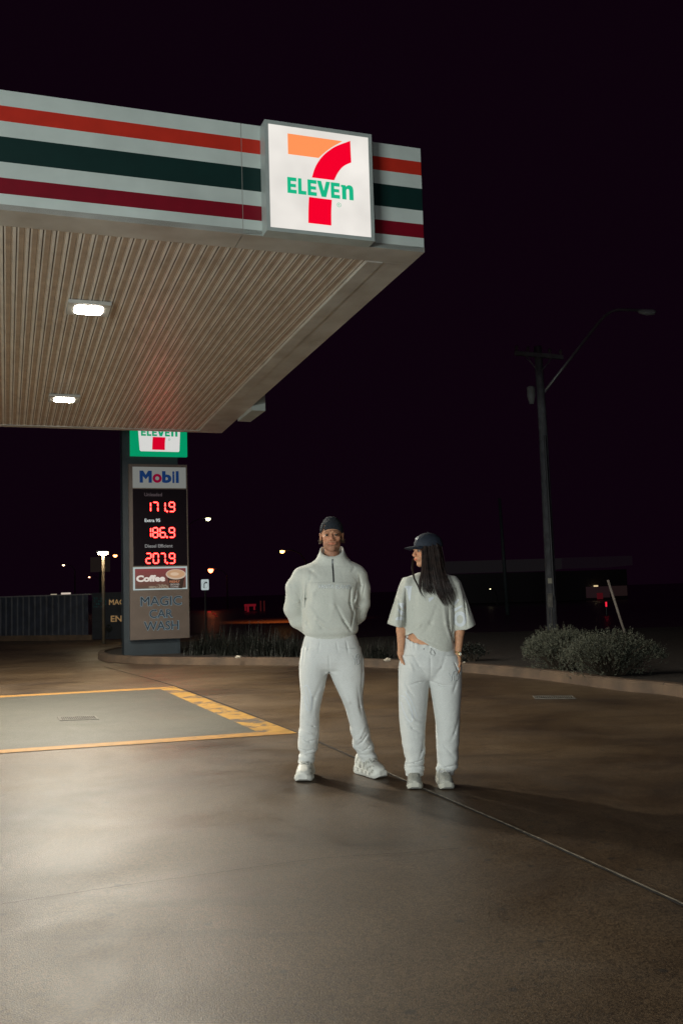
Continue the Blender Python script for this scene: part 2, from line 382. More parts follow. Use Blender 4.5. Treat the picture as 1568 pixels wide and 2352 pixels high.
fascia('fascia', CN0+[0, 0, 0], sb, cu_, [3.1, 6.2])
fascia('fascia', sb, cn(LEN, DEP), -np.cross(cu_, [0, 0, 1.]), [5, 10, 15])
# roof deck
mb = MB(); mb.box(cn(LEN, .1, .55), cu_*(LEN-.1), cb_*(DEP-.2), (0, 0, .1)); mb.build('roof_deck', M['trim'], can)
# edge trim under the fascia
TW = .34
mb = MB()
def trimbox(a0, a1, b0, b1, h=.05): mb.box(cn(a1, b0, -.001), cu_*(a1-a0), cb_*(b1-b0), (0, 0, h))
trimbox(aj+.004, LEN, .0, TW); trimbox(0.0, aj-.004, .0, TW)
trimbox(0, .30, TW+.004, 3.1); trimbox(0, .30, 3.108, 6.2); trimbox(0, .30, 6.208, DEP-.16); trimbox(0, LEN, DEP-.15, DEP)
mb.build('edge_trim', M['trim'], can)
mb = MB(); mb.box(cn(.47, TW+.004, -.012), cu_*.165, cb_*(DEP-TW-.2), (0, 0, .05)); mb.build('side_flashing', M['trim'], can)
# ribbed soffit: extruded cross-section
a0 = plane_hit(13.7, 505)[0]; a6 = plane_hit(200, 523)[0]; PIT = (a0-a6)/6
zz = .012
prof = [(0, 0), (.014, 0), (.014, .022), (.025, .022), (.025, 0), (.052, 0), (.056, .006), (.064, .006), (.068, 0)]
vs = []; fs = []; fm = []
b0, b1 = TW+.001, DEP-.152; line = []
kmin = math.ceil((.44-a0)/PIT); kmax = int((LEN-.2-a0)/PIT)
for k in range(kmin, kmax):
    for (x, z) in prof: line.append((a0+k*PIT+x, z, 1 if (x >= .014 and x < .025) else 2 if (.050 < x < .056 or x > .063) else 0))
for (a, z, m_) in line: vs.append(cn(a, b0, z+zz)); vs.append(cn(a, b1, z+zz))
for i in range(len(line)-1):
    fs.append((2*i, 2*i+1, 2*i+3, 2*i+2)); fm.append(line[i][2])
sof = mesh_obj('soffit', vs, fs, [M['soffit'], M['groove'], mat('rib_shade', (.40, .31, .23), .6, var=.1)], can, fm=fm)  # rib sides coloured darker to paint in their shade
# canopy downlights
ga1, gb1 = plane_hit(204, 705); ga2, gb2 = plane_hit(148, 913)
lens = lit('lamp_lens', (1., .93, .78), CANOPY_L)
lens_side = lit('lens_side', (1., .93, .78), 45.); hz = mat('lamp_bezel', (.45, .45, .42), .5)
def downlight(a, b, label):
    c = cn(a, b, -.01); t = thing('canopy_light', label, 'canopy light', c, 'downlights under the canopy')
    mb = MB(); X, Y = cu_, cb_
    mb.box(c-X*.23-Y*.21+[0, 0, -.025], X*.46, Y*.42, (0, 0, .04)); mb.build('housing', hz, t)
    mb = MB(); n = 20; ring = []
    for zc, s in ((-.0245, 1.), (-.030, .99), (-.034, .90)):
        for k in range(n):
            an = 2*math.pi*k/n; cx, sy = math.cos(an), math.sin(an); e = 2/5.
            mb.v.append(tuple(c + X*.155*s*math.copysign(abs(cx)**e, cx) + Y*.15*s*math.copysign(abs(sy)**e, sy)+np.array([0, 0, zc])))
    for j in range(2):
        for k in range(n): mb.f.append((j*n+k, j*n+(k+1) % n, (j+1)*n+(k+1) % n, (j+1)*n+k)); mb.m.append(0)
    mb.f.append(tuple(2*n+k for k in range(n))); mb.m.append(1)
    mb.build('lens', [lens_side, lens], t)
downlight(ga1, gb1, 'bright square downlight on the ribbed soffit, the nearer and larger of the two')
downlight(ga2, gb2, 'bright square downlight on the ribbed soffit, the farther and smaller of the two')
print('LIGHTS', ga1, gb1, ga2, gb2, 'pitch', PIT)
for k in (1, 2):  # assumed unseen lamps that carry both rows on to the left
    downlight(ga1+5.2*k, gb1, 'assumed square downlight of the near row, beyond the left edge of the picture'); downlight(ga2+5.2*k, gb2, 'assumed square downlight of the far row, beyond the left edge of the picture')

# ================================================================== ILLUMINATED SIGNS
def arc(pts, n=5): return [tuple(p) for p in smooth_path(pts, n)]
LOGO_O = [(.188, .071), (.733, .0734)]+arc([(.733, .0734), (.631, .1425), (.549, .211), (.49, .2705)])[1:]+[(.188, .271)]
LOGO_R = arc([(.417, .472), (.459, .3536), (.536, .241), (.6545, .140), (.814, .0589)])+arc([(.8175, .274), (.7416, .3187), (.682, .389), (.639, .472)])
LOGO_B = arc([(.383, .6676), (.374, .79), (.3697, .921)])+[(.597, .923)]+arc([(.597, .923), (.600, .79), (.610, .6705)])[1:]
def Eg(x0, x1, t=.032):
    y0, y1 = .497, .65; h = (y1-y0); ym = y0+h*.5
    return [(x0, y0), (x1, y0), (x1, y0+.034), (x0+t, y0+.034), (x0+t, ym-.014), (x1-.006, ym-.014), (x1-.006, ym+.016), (x0+t, ym+.016), (x0+t, y1-.034), (x1, y1-.034), (x1, y1), (x0, y1)]
LET = [Eg(.174, .262), [(.279, .497), (.311, .497), (.311, .616), (.357, .616), (.357, .65), (.279, .65)], Eg(.372, .460),
       [(.466, .497), (.506, .497), (.531, .592), (.556, .497), (.596, .497), (.553, .65), (.509, .65)], Eg(.604, .692),
       [(.706, .510), (.752, .510), (.757, .524)]+arc([(.757, .524), (.775, .508), (.800, .506), (.822, .520), (.830, .55)], 3)[1:]+[(.830, .65), (.789, .65), (.789, .56)]+arc([(.789, .56), (.786, .546), (.774, .543), (.762, .55), (.757, .565)], 3)[1:]+[(.757, .65), (.716, .65), (.716, .530), (.706, .530)]]
def put_logo(pl, u0, v1, w, h, wz, mats, parent, reg=True):
    mp = lambda P: [(u0+a*w, v1-b*h) for a, b in P]
    mb = MB(); mb.prism(mp(LOGO_O), pl, wz, wz+.004, 0); mb.prism(mp(LOGO_R), pl, wz, wz+.004, 1); mb.prism(mp(LOGO_B), pl, wz, wz+.004, 1)
    for g in LET: mb.prism(mp(g), pl, wz, wz+.005, 2)
    mb.build('emblem', mats, parent)
    if reg:
        mb = MB()
        ring = lambda r: [(.681+r*math.cos(k*math.pi/10), .712+r*math.sin(k*math.pi/10)) for k in range(20)]
        a, b = mp(ring(.022)), mp(ring(.0185)); vs = [pl.P(*p, wz+.003) for p in a]+[pl.P(*p, wz+.003) for p in b]
        f = [(k, (k+1) % 20, 20+(k+1) % 20, 20+k) for k in range(20)]; mb.add(vs, flatten_faces(vs, f, pl.n), 0); mb.build('registered_ring', mats[2], parent)
        text_on('registered_mark', 'R', pl, u0+.673*w, u0+.690*w, v1-.722*h, v1-.701*h, wz+.003, mats[2], parent)
s_white = lit('sign_white', (.80, .76, .71), 1.)
_t = s_white.node_tree; _b = _t.nodes['Principled BSDF']; _g = N_(_t, 'ShaderNodeNewGeometry'); _n = N_(_t, 'ShaderNodeTexNoise'); _n.inputs['Scale'].default_value = 2.2; _n.inputs['Detail'].default_value = 2
_r = N_(_t, 'ShaderNodeMapRange'); _r.inputs['From Min'].default_value = .3; _r.inputs['From Max'].default_value = .7; _r.inputs['To Min'].default_value = .84; _r.inputs['To Max'].default_value = 1.06      # tubes behind the acrylic light it unevenly
_t.links.new(_g.outputs['Position'], _n.inputs['Vector']); _t.links.new(_n.outputs['Fac'], _r.inputs['Value']); _t.links.new(_r.outputs['Result'], _b.inputs['Emission Strength']); s_or = lit('sign_orange', (1., .30, .10), .92); s_red = lit('sign_red', (.85, .0, .022), 1.); s_gr = lit('sign_green', (.01, .50, .25), .85)
# fascia sign
PT = .17
pl = Plane(CO+np.cross(cu_, [0, 0, 1.])*PT, cu_)
(ul, vt), (ur, vt2), (ub, vb), (ub2, vb2) = pl.uv(606.2, 272.3), pl.uv(853.5, 310), pl.uv(614, 529), pl.uv(860, 554)
U0, U1, V1, V0 = (ul+ub)/2, (ur+ub2)/2, (vt+vt2)/2, (vb+vb2)/2
print('SIGN', U0, U1, V0, V1)
sg = thing('illuminated_sign', 'square backlit white sign with a red and orange numeral seven on the front fascia', 'sign', pl.P((U0+U1)/2, 0))
mb = MB(); fw = .035
mb.prism([(U0, V0), (U1, V0), (U1, V1), (U0, V1)], pl, -PT+.002, -.012)
for r in ((U0, V0, U1, V0+fw), (U0, V1-fw, U1, V1), (U0, V0+fw, U0+fw, V1-fw), (U1-fw, V0+fw, U1, V1-fw)):
    mb.prism([(r[0], r[1]), (r[2], r[1]), (r[2], r[3]), (r[0], r[3])], pl, -.012, 0.)
mb.build('frame', M['frame'], sg)
mb = MB(); mb.prism([(U0+fw, V0+fw), (U1-fw, V0+fw), (U1-fw, V1-fw), (U0+fw, V1-fw)], pl, -.0115, -.006); mb.build('face', s_white, sg)
put_logo(pl, U0+fw, V1-fw, U1-U0-2*fw, V1-V0-2*fw, -.0058, [s_or, s_red, s_gr], sg)
# the same sign seen from its edge on the side fascia
ql = Plane(cn(0, 0)+cu_*PT, cbh)
def side_b(px, py): u, v = ql.uv(px, py); return u
sbx = thing('side_sign', 'sign box fixed to the far end of the side fascia, seen from its edge', 'sign', cn(-.1, 7.9))
mb = MB(); S0, S1 = 6.98, 8.02
zb = -SL*7.5-.06
mb.box(cn(0, 0)*[1, 1, 1]+cbh*S0+cu_*.002+[0, 0, zb], cbh*(S1-S0), cu_*(PT+.06), (0, 0, 1.12)); mb.build('frame', M['frame'], sbx)
mb = MB(); mb.box(cn(0, 0)+cbh*(S0+.04)+cu_*(PT+.063)+[0, 0, zb+.04], cbh*(S1-S0-.08), cu_*.005, (0, 0, 1.04)); mb.build('face', mat('unlit_face', (.6, .6, .58), .4), sbx)

# ================================================================== PYLON SIGN
po = gp(287, 1508, .1); PL = Plane((po[0], po[1], 0.), cu_)
py_ = thing('pylon_sign', 'tall blue-grey price pylon with red fuel prices beyond the canopy', 'price sign', po)
ub0 = PL.uv(285.6, 1500)[0]; ub1 = PL.uv(421, 1500)[0]
mb = MB(); mb.prism([(ub0, .05), (ub1-.06, .05), (ub1-.06, 7.4), (ub0, 7.4)], PL, -.42, 0); mb.build('column', M['pylon'], py_)
PF = Plane(PL.o+PL.n*.12, cu_)                      # front plane of the panels
pa, pb = PF.uv(300, 1470)[0], PF.uv(436, 1470)[0]
vtop = (PF.uv(297.5, 1065)[1]+PF.uv(431, 1068)[1])/2; vbot = (PF.uv(303, 1469)[1]+PF.uv(438, 1466)[1])/2
def V(y, x=366): return PF.uv(x, y)[1]
mb = MB(); mb.prism([(pa, vbot), (pb, vbot), (pb, vtop), (pa, vtop)], PF, -.118, 0); mb.build('panel_board', M['panel'], py_)
def rect(name, x0, y0, x1, y1, w0, w1, m, par=None):
    u0 = PF.uv(x0, (y0+y1)/2)[0]; u1 = PF.uv(x1, (y0+y1)/2)[0]
    mb = MB(); mb.prism([(u0, V(y1)), (u1, V(y1)), (u1, V(y0)), (u0, V(y0))], PF, w0, w1); return mb.build(name, m, par or py_)
rect('brand_panel', 305, 1073, 427, 1121, .0005, .012, lit('brand_white', (.155, .16, .15), 1.))
blue = mat('brand_blue', (.01, .04, .16), .4); 
navy = lit('brand_blue_lit', (.004, .022, .085), 1.); bred = lit('brand_red_lit', (.16, .0, .02), 1.)
text_px('lettering', 'M', PF, 319.5, 1110, 347.5, 1081, .016, navy, py_, .07) if False else None
def zx(x, y): return (340+x/3.266)*.7656, (1280+y/3.266)*.7656
def tz(name, s, x0, y0, x1, y1, m, bold=0., par=None, w=.016):
    a = zx(x0, y0); b = zx(x1, y1); cx, cy_ = (a[0]+b[0])/2, (a[1]+b[1])/2
    u0 = PF.uv(a[0], cy_)[0]; u1 = PF.uv(b[0], cy_)[0]; v1 = PF.uv(cx, a[1])[1]; v0 = PF.uv(cx, b[1])[1]
    return text_on(name, s, PF, u0, u1, v0, v1, w, m, par or py_, bold)
tz('letter', 'M', 258, 432, 378, 550, navy, .05)
tz('letter', 'b', 478, 437, 570, 553, navy, .05); tz('letter', 'i', 578, 437, 600, 553, navy, .05); tz('letter', 'l', 612, 437, 641, 553, navy, .05)
mb = MB(); a = zx(430, 507); uc, vc = PF.uv(*a); ro = PF.uv(*zx(475, 507))[0]-uc; ri = ro*.42
vs = [PF.P(uc+ro*math.cos(k*math.pi/14), vc+ro*math.sin(k*math.pi/14), .016) for k in range(28)]+[PF.P(uc+ri*math.cos(k*math.pi/14), vc+ri*math.sin(k*math.pi/14), .016) for k in range(28)]
f = [(k, (k+1) % 28, 28+(k+1) % 28, 28+k) for k in range(28)]; mb.add(vs, flatten_faces(vs, f, PF.n)); mb.build('letter', bred, py_)
pb_ = rect('price_board', 306, 1123.5, 429, 1299, .0005, .010, M['black'])
for s, b_, m_ in (('Unleaded', (305, 648, 478, 683), lit('label_dim', (.06, .045, .05), 1.)), ('Extra 95', (308, 902, 460, 935), lit('label_bright', (.55, .6, .6), 1.)), ('Diesel Efficient', (311, 1152, 582, 1185), lit('label_mid', (.20, .20, .20), 1.))):
    tz('fuel_name', s, *b_, m_, .012, pb_, .012)
SEG = {'a': ((0, 1), (1, 1)), 'b': ((1, 1), (1, .5)), 'c': ((1, .5), (1, 0)), 'd': ((0, 0), (1, 0)), 'e': ((0, .5), (0, 0)), 'f': ((0, 1), (0, .5)), 'g': ((0, .5), (1, .5))}
DIG = {'0': 'abcdef', '1': 'bc', '2': 'abged', '6': 'afgedc', '7': 'abc', '8': 'abcdefg', '9': 'abcdfg'}
led_core = lit('led_core', (1., .030, .024), 18.); led_halo = lit('led_edge', (1., .004, .010), 1.4)
def digit(ch, x0, x1, y0, y1):
    a = zx(x0, y0); b = zx(x1, y1); u0 = PF.uv(*a)[0]; u1 = PF.uv(b[0], a[1])[0]; v1 = PF.uv(*a)[1]; v0 = PF.uv(a[0], b[1])[1]
    for wd, g, wz, m_, nm in ((.040, .004, .0120, led_halo, 'led_glow'), (.019, .008, .0135, led_core, 'digit')):
        mb = MB()
        for s in DIG[ch]:
            (p, q), (r, t) = SEG[s]; A_ = np.array([u0+p*(u1-u0), v0+q*(v1-v0)]); B_ = np.array([u0+r*(u1-u0), v0+t*(v1-v0)])
            d = (B_-A_)/np.linalg.norm(B_-A_); nn = np.array([-d[1], d[0]])*wd/2; A_ = A_+d*g; B_ = B_-d*g; e = d*wd*.4
            mb.prism([tuple(A_), tuple(A_+e-nn), tuple(B_-e-nn), tuple(B_), tuple(B_-e+nn), tuple(A_+e+nn)], PF, wz-.001, wz)
        mb.build(nm, m_, pb_)
def dot(x, y):
    u, v = PF.uv(*zx(x, y))
    for r, wz, m_ in ((.030, .0121, led_halo), (.017, .0136, led_core)):
        mb = MB(); mb.prism([(u+r*math.cos(k*math.pi/6), v+r*math.sin(k*math.pi/6)) for k in range(12)], PF, wz-.001, wz); mb.build('decimal_point', m_, pb_)
def price(items, y0, y1, dx):
    for ch, x0, x1 in items: digit(ch, x0, x1, y0, y1)
    dot(dx, y1-2)
price([('1', 330, 366), ('7', 388, 437), ('1', 470, 508), ('9', 548, 598)], 742, 832, 527)
price([('1', 330, 368), ('8', 389, 437), ('6', 459, 508), ('9', 548, 598)], 992, 1084, 527)
price([('2', 322, 370), ('0', 392, 441), ('7', 462, 508), ('9', 550, 600)], 1243, 1338, 528)
# coffee panel
cf = rect('coffee_panel', 306, 1302, 430, 1354.5, .0005, .014, lit('panel_border', (.32, .38, .38), 1.))
def coffee_mat():
    m = bpy.data.materials.new('coffee_print'); m.use_nodes = True; t = m.node_tree; b = t.nodes['Principled BSDF']
    g = N_(t, 'ShaderNodeNewGeometry'); sx = N_(t, 'ShaderNodeSeparateXYZ'); t.links.new(g.outputs['Position'], sx.inputs[0])
    r = N_(t, 'ShaderNodeMapRange'); r.inputs['From Min'].default_value = V(1352); r.inputs['From Max'].default_value = V(1305); t.links.new(sx.outputs['Z'], r.inputs['Value'])
    cr_ = N_(t, 'ShaderNodeValToRGB'); e = cr_.color_ramp.elements; e[0].position = 0; e[0].color = (.05, .028, .018, 1); e[1].position = 1; e[1].color = (.13, .02, .025, 1)
    t.links.new(r.outputs['Result'], cr_.inputs['Fac']); t.links.new(cr_.outputs['Color'], b.inputs['Base Color'])
    t.links.new(cr_.outputs['Color'], b.inputs['Emission Color']); b.inputs['Emission Strength'].default_value = .7
    return m
def rz(name, x0, y0, x1, y1, w0, w1, m, par):
    a = zx(x0, y0); b = zx(x1, y1); return rect(name, a[0], a[1], b[0], b[1], w0, w1, m, par)
rz('coffee_picture', 213, 1390, 711, 1585, .0145, .016, coffee_mat(), cf)
tz('coffee_lettering', 'Coffee', 224, 1455, 508, 1520, lit('coffee_white', (.55, .5, .46), 1.), .055, cf, .02)
def polyz(name, pts, w0, w1, m, par):
    P = [PF.uv(*zx(*p)) for p in pts]; mb = MB(); mb.prism(P, PF, w0, w1); return mb.build(name, m, par)
cup_d = lit('cup_brown', (.03, .018, .014), 1.)
polyz('cup', [(533, 1480), (696, 1480), (676, 1584), (556, 1584)], .0165, .018, cup_d, cf)
ell = lambda cx, cy_, rx, ry, n=28: [(cx+rx*math.cos(2*math.pi*k/n), cy_+ry*math.sin(2*math.pi*k/n)) for k in range(n)]
polyz('cup_rim', ell(612, 1447, 98, 50), .0185, .0195, lit('cup_rim', (.42, .33, .26), 1.), cf)
polyz('froth', ell(612, 1443, 86, 40), .020, .021, lit('froth', (.40, .24, .14), 1.), cf); polyz('foam', ell(600, 1444, 42, 17), .0215, .022, lit('foam', (.5, .36, .25), 1.), cf)
for s, b_ in (('FRESHLY', (550, 1507, 652, 1530)), ('GROUND', (555, 1536, 648, 1556)), ('COFFEE', (560, 1561, 640, 1578))):
    tz('cup_lettering', s, *b_, lit('cup_text', (.33, .13, .07) if s == 'FRESHLY' else (.25, .22, .2), 1.), .04, cf, .0185)
mb = MB()
for k in range(110):
    x = random.uniform(345, 540); y = random.uniform(1548, 1582) if x > 430 else random.uniform(1566, 1582); r = random.uniform(3, 6)
    mb.prism([PF.uv(*zx(x+r*1.3*math.cos(q), y+r*math.sin(q))) for q in np.linspace(0, 2*math.pi, 6)[:-1]], PF, .0165+k*.00001, .0175+k*.00001)
mb.build('beans', lit('bean_tan', (.24, .19, .14), .8), cf)
navyp = mat('wash_navy', (.006, .018, .035), .5); halo = lit('wash_edge', (.17, .25, .29), 1.)
for s, b_ in (('MAGIC', (268, 1663, 668, 1752)), ('CAR', (355, 1790, 582, 1873)), ('WASH', (302, 1906, 640, 1992))):
    tz('wash_edge_lettering', s, *(b_[0]-2, b_[1]-2, b_[2]+4, b_[3]+3), halo, .024, py_, .006); tz('wash_lettering', s, *b_, navyp, .006, py_, .012)
# swoosh at the lower right of the board
# top sign: green surround with the tapered white badge
tg = PF
g0, g1 = PF.uv(300, 1020)[0], PF.uv(430, 1020)[0]; gb = V(1047.5); gw = g1-g0; gt = gb+gw*1.0
mb = MB(); mb.prism([(g0, gb), (g1, gb), (g1, gt), (g0, gt)], PF, -.118, .0); ts = mb.build('top_sign', lit('top_green', (.0, .27, .115), 1.), py_)
tw = lit('top_white', (.62, .62, .60), 1.)
u_ = lambda f_: g0+gw*f_
mb = MB(); mb.prism([(u_(.17), gb+.085*gw)]+[(u_(.185), gb+.08*gw), (u_(.845), gb+.08*gw), (u_(.86), gb+.10*gw), (u_(.90), gt-.06*gw), (u_(.10), gt-.06*gw), (u_(.16), gb+.10*gw)], PF, .001, .004); mb.build('badge', tw, ts)
# logo scaled so that the foot of the seven stands at the badge's foot
lw = gw*.98; put_logo(PF, g0+gw*.015, gb+.11*gw+.923*lw*.92, lw, lw*.92, .0045, [lit('top_orange', (.9, .2, .06), .9), lit('top_red', (.62, .0, .02), 1.), lit('top_green_text', (.0, .30, .13), 1.)], ts, True)

# ================================================================== UTILITY POLE AND OTHER STREET THINGS
YU = 28.
up_ = thing('utility_pole', 'tall leaning timber utility pole with a crossarm, behind the two grey shrubs', 'utility pole', yp(1271, 1470, YU)*[1, 1, 0])
mb = MB(); pts = [yp(1273, 1480, YU), yp(1268, 1450, YU), yp(1262, 1300, YU), yp(1247, 1000, YU), yp(1234, 796, YU)]
mb.tube(pts, [.165, .16, .15, .13, .115], 14); mb.build('pole', M['wood'], up_, True)
mb = MB(); p, q = yp(1181, 811, YU-.15), yp(1292, 821, YU-.15); d = q-p; mb.box(p+[0, -.06, -.06], d, (0, .12, 0), (0, 0, .12))
mb.build('crossarm', M['wood'], up_)
mb = MB(); mb.tube([yp(1207, 818, YU-.2), yp(1232, 850, YU-.2)], .02, 6); mb.tube([yp(1266, 822, YU-.2), yp(1243, 852, YU-.2)], .02, 6); mb.build('brace', M['wood'], up_)
ins = mat('insulator', (.12, .1, .1), .3)
for x in (1186, 1212, 1262, 1287):
    c = yp(x, 811+(x-1181)*.09, YU-.15)+[0, 0, .06]; mb = MB(); mb.tube([c, c+[0, 0, .05], c+[0, 0, .07], c+[0, 0, .15], c+[0, 0, .18]], [.02, .02, .05, .045, .015], 8); mb.build('insulator', ins, up_, True)
mb = MB(); c = yp(1219, 905, YU-.1); mb.tube([c+[0, 0, .24], c+[0, 0, .2], c+[0, 0, -.05], c+[0, 0, -.3]], [.07, .13, .13, .07], 10); mb.build('cable_box', mat('cable_box_grey', (.22, .23, .23), .6), up_, True)
mb = MB(); mb.tube([yp(1246, 904, YU), yp(1310, 822, YU), yp(1370, 745, YU), yp(1387, 726, YU), yp(1403, 715, YU), yp(1420, 711, YU), yp(1475, 713, YU)], .045, 8); mb.build('lamp_arm', M['metal'], up_, True)
c = yp(1487, 717, YU); mb = MB(); mb.tube([c+[-.30, 0, .04], c+[-.22, 0, .03], c+[-.05, 0, .0], c+[.15, 0, .0], c+[.24, 0, .02]], [.05, .10, .13, .12, .04], 10, flat=.7); mb.build('lamp_head', mat('lamp_head_grey', (.4, .42, .42), .4), up_, True)
mb = MB(); mb.tube([yp(1250, 1000, YU-.2), yp(1262, 1200, YU-.2), yp(1271, 1370, YU-.2)], .035, 6); mb.build('cable_guard', M['darkmetal'], up_)
gl = mat('cover_plate', (.45, .42, .36), .4, .3, col2=(.2, .19, .17), vscale=9)
for x0, x1, y0, y1 in ((1256, 1269, 1363, 1395), (1257.5, 1261, 1398, 1460), (1266, 1268, 1398, 1460), (1273.5, 1277, 1365, 1440)):
    a, b = yp(x0, y0, YU-.22), yp(x1, y1, YU-.22); mb = MB(); mb.box((a[0], a[1], b[2]), (b[0]-a[0], 0, 0), (0, .02, 0), (0, 0, a[2]-b[2])); mb.build('cover_plate', gl, up_)
a, b = yp(1257, 1328, YU-.2), yp(1267, 1340, YU-.2); mb = MB(); mb.box((a[0], a[1], b[2]), (b[0]-a[0], 0, 0), (0, .02, 0), (0, 0, a[2]-b[2])); mb.build('number_tag', mat('tag_cream', (.6, .58, .45), .5), up_)

def spot(name, loc, tgt, power, ang, col, blend=.6, r=.1):
    l = bpy.data.lights.new(name, 'SPOT'); l.energy = power; l.spot_size = ang; l.spot_blend = blend; l.color = col; l.shadow_soft_size = r
    o = bpy.data.objects.new(name, l); C.objects.link(o); o.location = Vector(loc); o.rotation_euler = (Vector(tgt)-Vector(loc)).to_track_quat('-Z', 'Y').to_euler(); return o
def street_lamp(px, py, Y, w, col, st, label, side=1, arm=1.5, flatn=.5):
    c = yp(px, py, Y); base = c+np.array([side*arm, .3, 0]); t = thing('street_lamp', label, 'street lamp', (base[0], base[1], 0), 'lit street lamps in the far dark')
    mb = MB(); mb.tube([(base[0], base[1], 0), (base[0], base[1], c[2]-.5)], [.08, .05], 8); mb.build('pole', M['darkmetal'], t)
    mb = MB(); mb.tube([(base[0], base[1], c[2]-.5), (base[0]-side*.25*arm, base[1]-.05, c[2]-.1), (base[0]-side*.6*arm, base[1]-.15, c[2]+.08), c+[side*w*.5, 0, w*.3]], .03, 6); mb.build('arm', M['darkmetal'], t, True)
    mb = MB(); mb.tube([c+[-w*.6, 0, w*.3], c+[-w*.35, 0, w*.36], c+[w*.35, 0, w*.36], c+[w*.7, 0, w*.3]], [w*.05, w*.25, w*.25, w*.08], 8, flat=.7); mb.build('lamp_head', M['housing'], t, True)
    mb = MB(); n = 14
    for j in range(6):
        ph = j/5*math.pi/2
        for k in range(n): a = 2*math.pi*k/n; mb.v.append(tuple(c+np.array([w*.5*math.cos(ph)*math.cos(a), w*.4*math.cos(ph)*math.sin(a), w*.2-w*flatn*math.sin(ph)])))
    for j in range(5):
        for k in range(n): mb.f.append((j*n+k, j*n+(k+1) % n, (j+1)*n+(k+1) % n, (j+1)*n+k)); mb.m.append(0)
    mb.build('lens', lit('street_lens', col, st), t, True); return c
c = street_lamp(478, 1193, 85., .46, (1., .95, .55), 7., 'greenish-white street lamp just right of the price pylon', -1, 1.8)
c2 = street_lamp(648, 1267.5, 44., .22, (1., .42, .10), 16., 'amber street lamp to the left of the man in the beanie', 1, 1.1)
spot('amber_pool', c2+[0, 0, -.15], (gp(655, 1427)), 1500, math.radians(105), (1, .22, .03), .9)
street_lamp(484, 1310, 90., .50, (1., .16, .05), 16., 'red-orange lamp glowing low above the white turn sign', 1, 1.5, .7)
street_lamp(265, 1277, 60., .26, (1., .30, .08), 14., 'small orange street lamp beside the lit lamp post, left of the pylon', 1, 1.)
street_lamp(205.5, 1326, 90., .18, (1., .45, .25), 8., 'tiny pinkish lamp low above the fence', 1, 1.)
street_lamp(146.5, 1298.5, 90., .22, (1., .70, .40), 8., 'tiny cream lamp high above the middle of the fence', 1, 1.)
street_lamp(1125, 1353, 70., .09, (1., .9, .5), 5., "tiny yellowish lamp right of the woman's shoulder", 1, .5)

# lit lamp post by the fence
YL = 28.; c = yp(237, 1271, YL); lp = thing('lamp_post', 'pale post with a wide flat lit head in front of the car wash board', 'lamp post', (c[0], c[1], 0))
mb = MB(); mb.tube([(c[0], c[1], 0), (c[0], c[1], c[2]-.05)], .045, 10); mb.build('post', mat('post_cream', (.14, .11, .075), .5), lp, True)
mb = MB(); mb.cbox(c+[0, 0, .05], .30, .30, .035); mb.cbox(c+[0, 0, -.045], .12, .12, .02); mb.build('lamp_cap', M['housing'], lp)
mb = MB(); mb.cbox(c, .22, .22, .055); mb.build('lens', lit('post_lens', (1., .80, .50), 110.), lp)

# fence with its base, and the car wash board
fa, fb = gp(-60, 1472.), gp(213, 1470.)
fe = thing('corrugated_fence', 'dark corrugated metal fence on a low concrete plinth at left', 'fence', fa)
dvec = (fb-fa); Lf = np.linalg.norm(dvec); du = dvec/Lf; dn = np.array([du[1], -du[0], 0])
fplane = Plane(fa, du)
ph_ = fplane.uv(100, 1459)[1]; ft = (fplane.uv(10, 1372)[1]+fplane.uv(200, 1367)[1])/2
mb = MB(); mb.prism([(-4, -.02), (Lf, -.02), (Lf, ph_), (-4, ph_)], fplane, -.12, .05); mb.build('plinth', M['kerb'], fe)
vs = []; k = 0; u = -4.; prof = [(0, 0), (.10, 0), (.13, .04), (.22, .04), (.25, 0)]
xs = []
while u < Lf-.26:
    for a, w in prof[:-1]: xs.append((u+a, w))
    u += .25
for a, w in xs: vs += [fplane.P(a, ph_, w), fplane.P(a, ft, w)]
fs = [(2*i, 2*i+2, 2*i+3, 2*i+1) for i in range(len(xs)-1)]
mesh_obj('sheeting', vs, fs, mat('fence_blue_grey', (.040, .047, .066), .5, var=.2, vscale=4), fe)
mb = MB(); mb.prism([(-4, ft), (Lf, ft), (Lf, ft+.04), (-4, ft+.04)], fplane, -.03, .06); mb.build('top_rail', M['metal'], fe)
bd = thing('car_wash_board', 'dark board with tan lettering partly hidden behind the pylon', 'sign board', fplane.P(Lf+1.0, 0))
e1 = fplane.uv(330, 1400)[0]
mb = MB(); mb.prism([(Lf+.01, .02), (e1, .02), (e1, ft+.06), (Lf+.01, ft+.06)], fplane, -.06, .03); mb.build('board', mat('board_dark', (.020, .024, .032), .6), bd)
tan = lit('board_tan', (.26, .16, .07), .8)
def z4(x, y): return x/3.36*.7656, (1600+y/3.36)*.7656
def tb(s, x0, y0, x1, y1):
    u0, v1 = fplane.uv(*z4(x0, y0)); u1, v0 = fplane.uv(*z4(x1, y1)); return text_on('lettering', s, fplane, u0, u1, v0, v1, .036, tan, bd, .015)
tb('MAG', 1108, 668, 1262, 718); tb('EN', 1126, 830, 1236, 890)
teal = lit('dot_teal', (.01, .06, .06), .6)
for i in range(6):
    for j in range(4):
        if (i+j) % 3 == 2: continue
        u, v = fplane.uv(*z4(962+i*22, 655+j*28)); mb = MB(); mb.prism([(u-.016, v-.016), (u+.016, v-.016), (u+.016, v+.016), (u-.016, v+.016)], fplane, .031, .034); mb.build('dot', teal, bd)
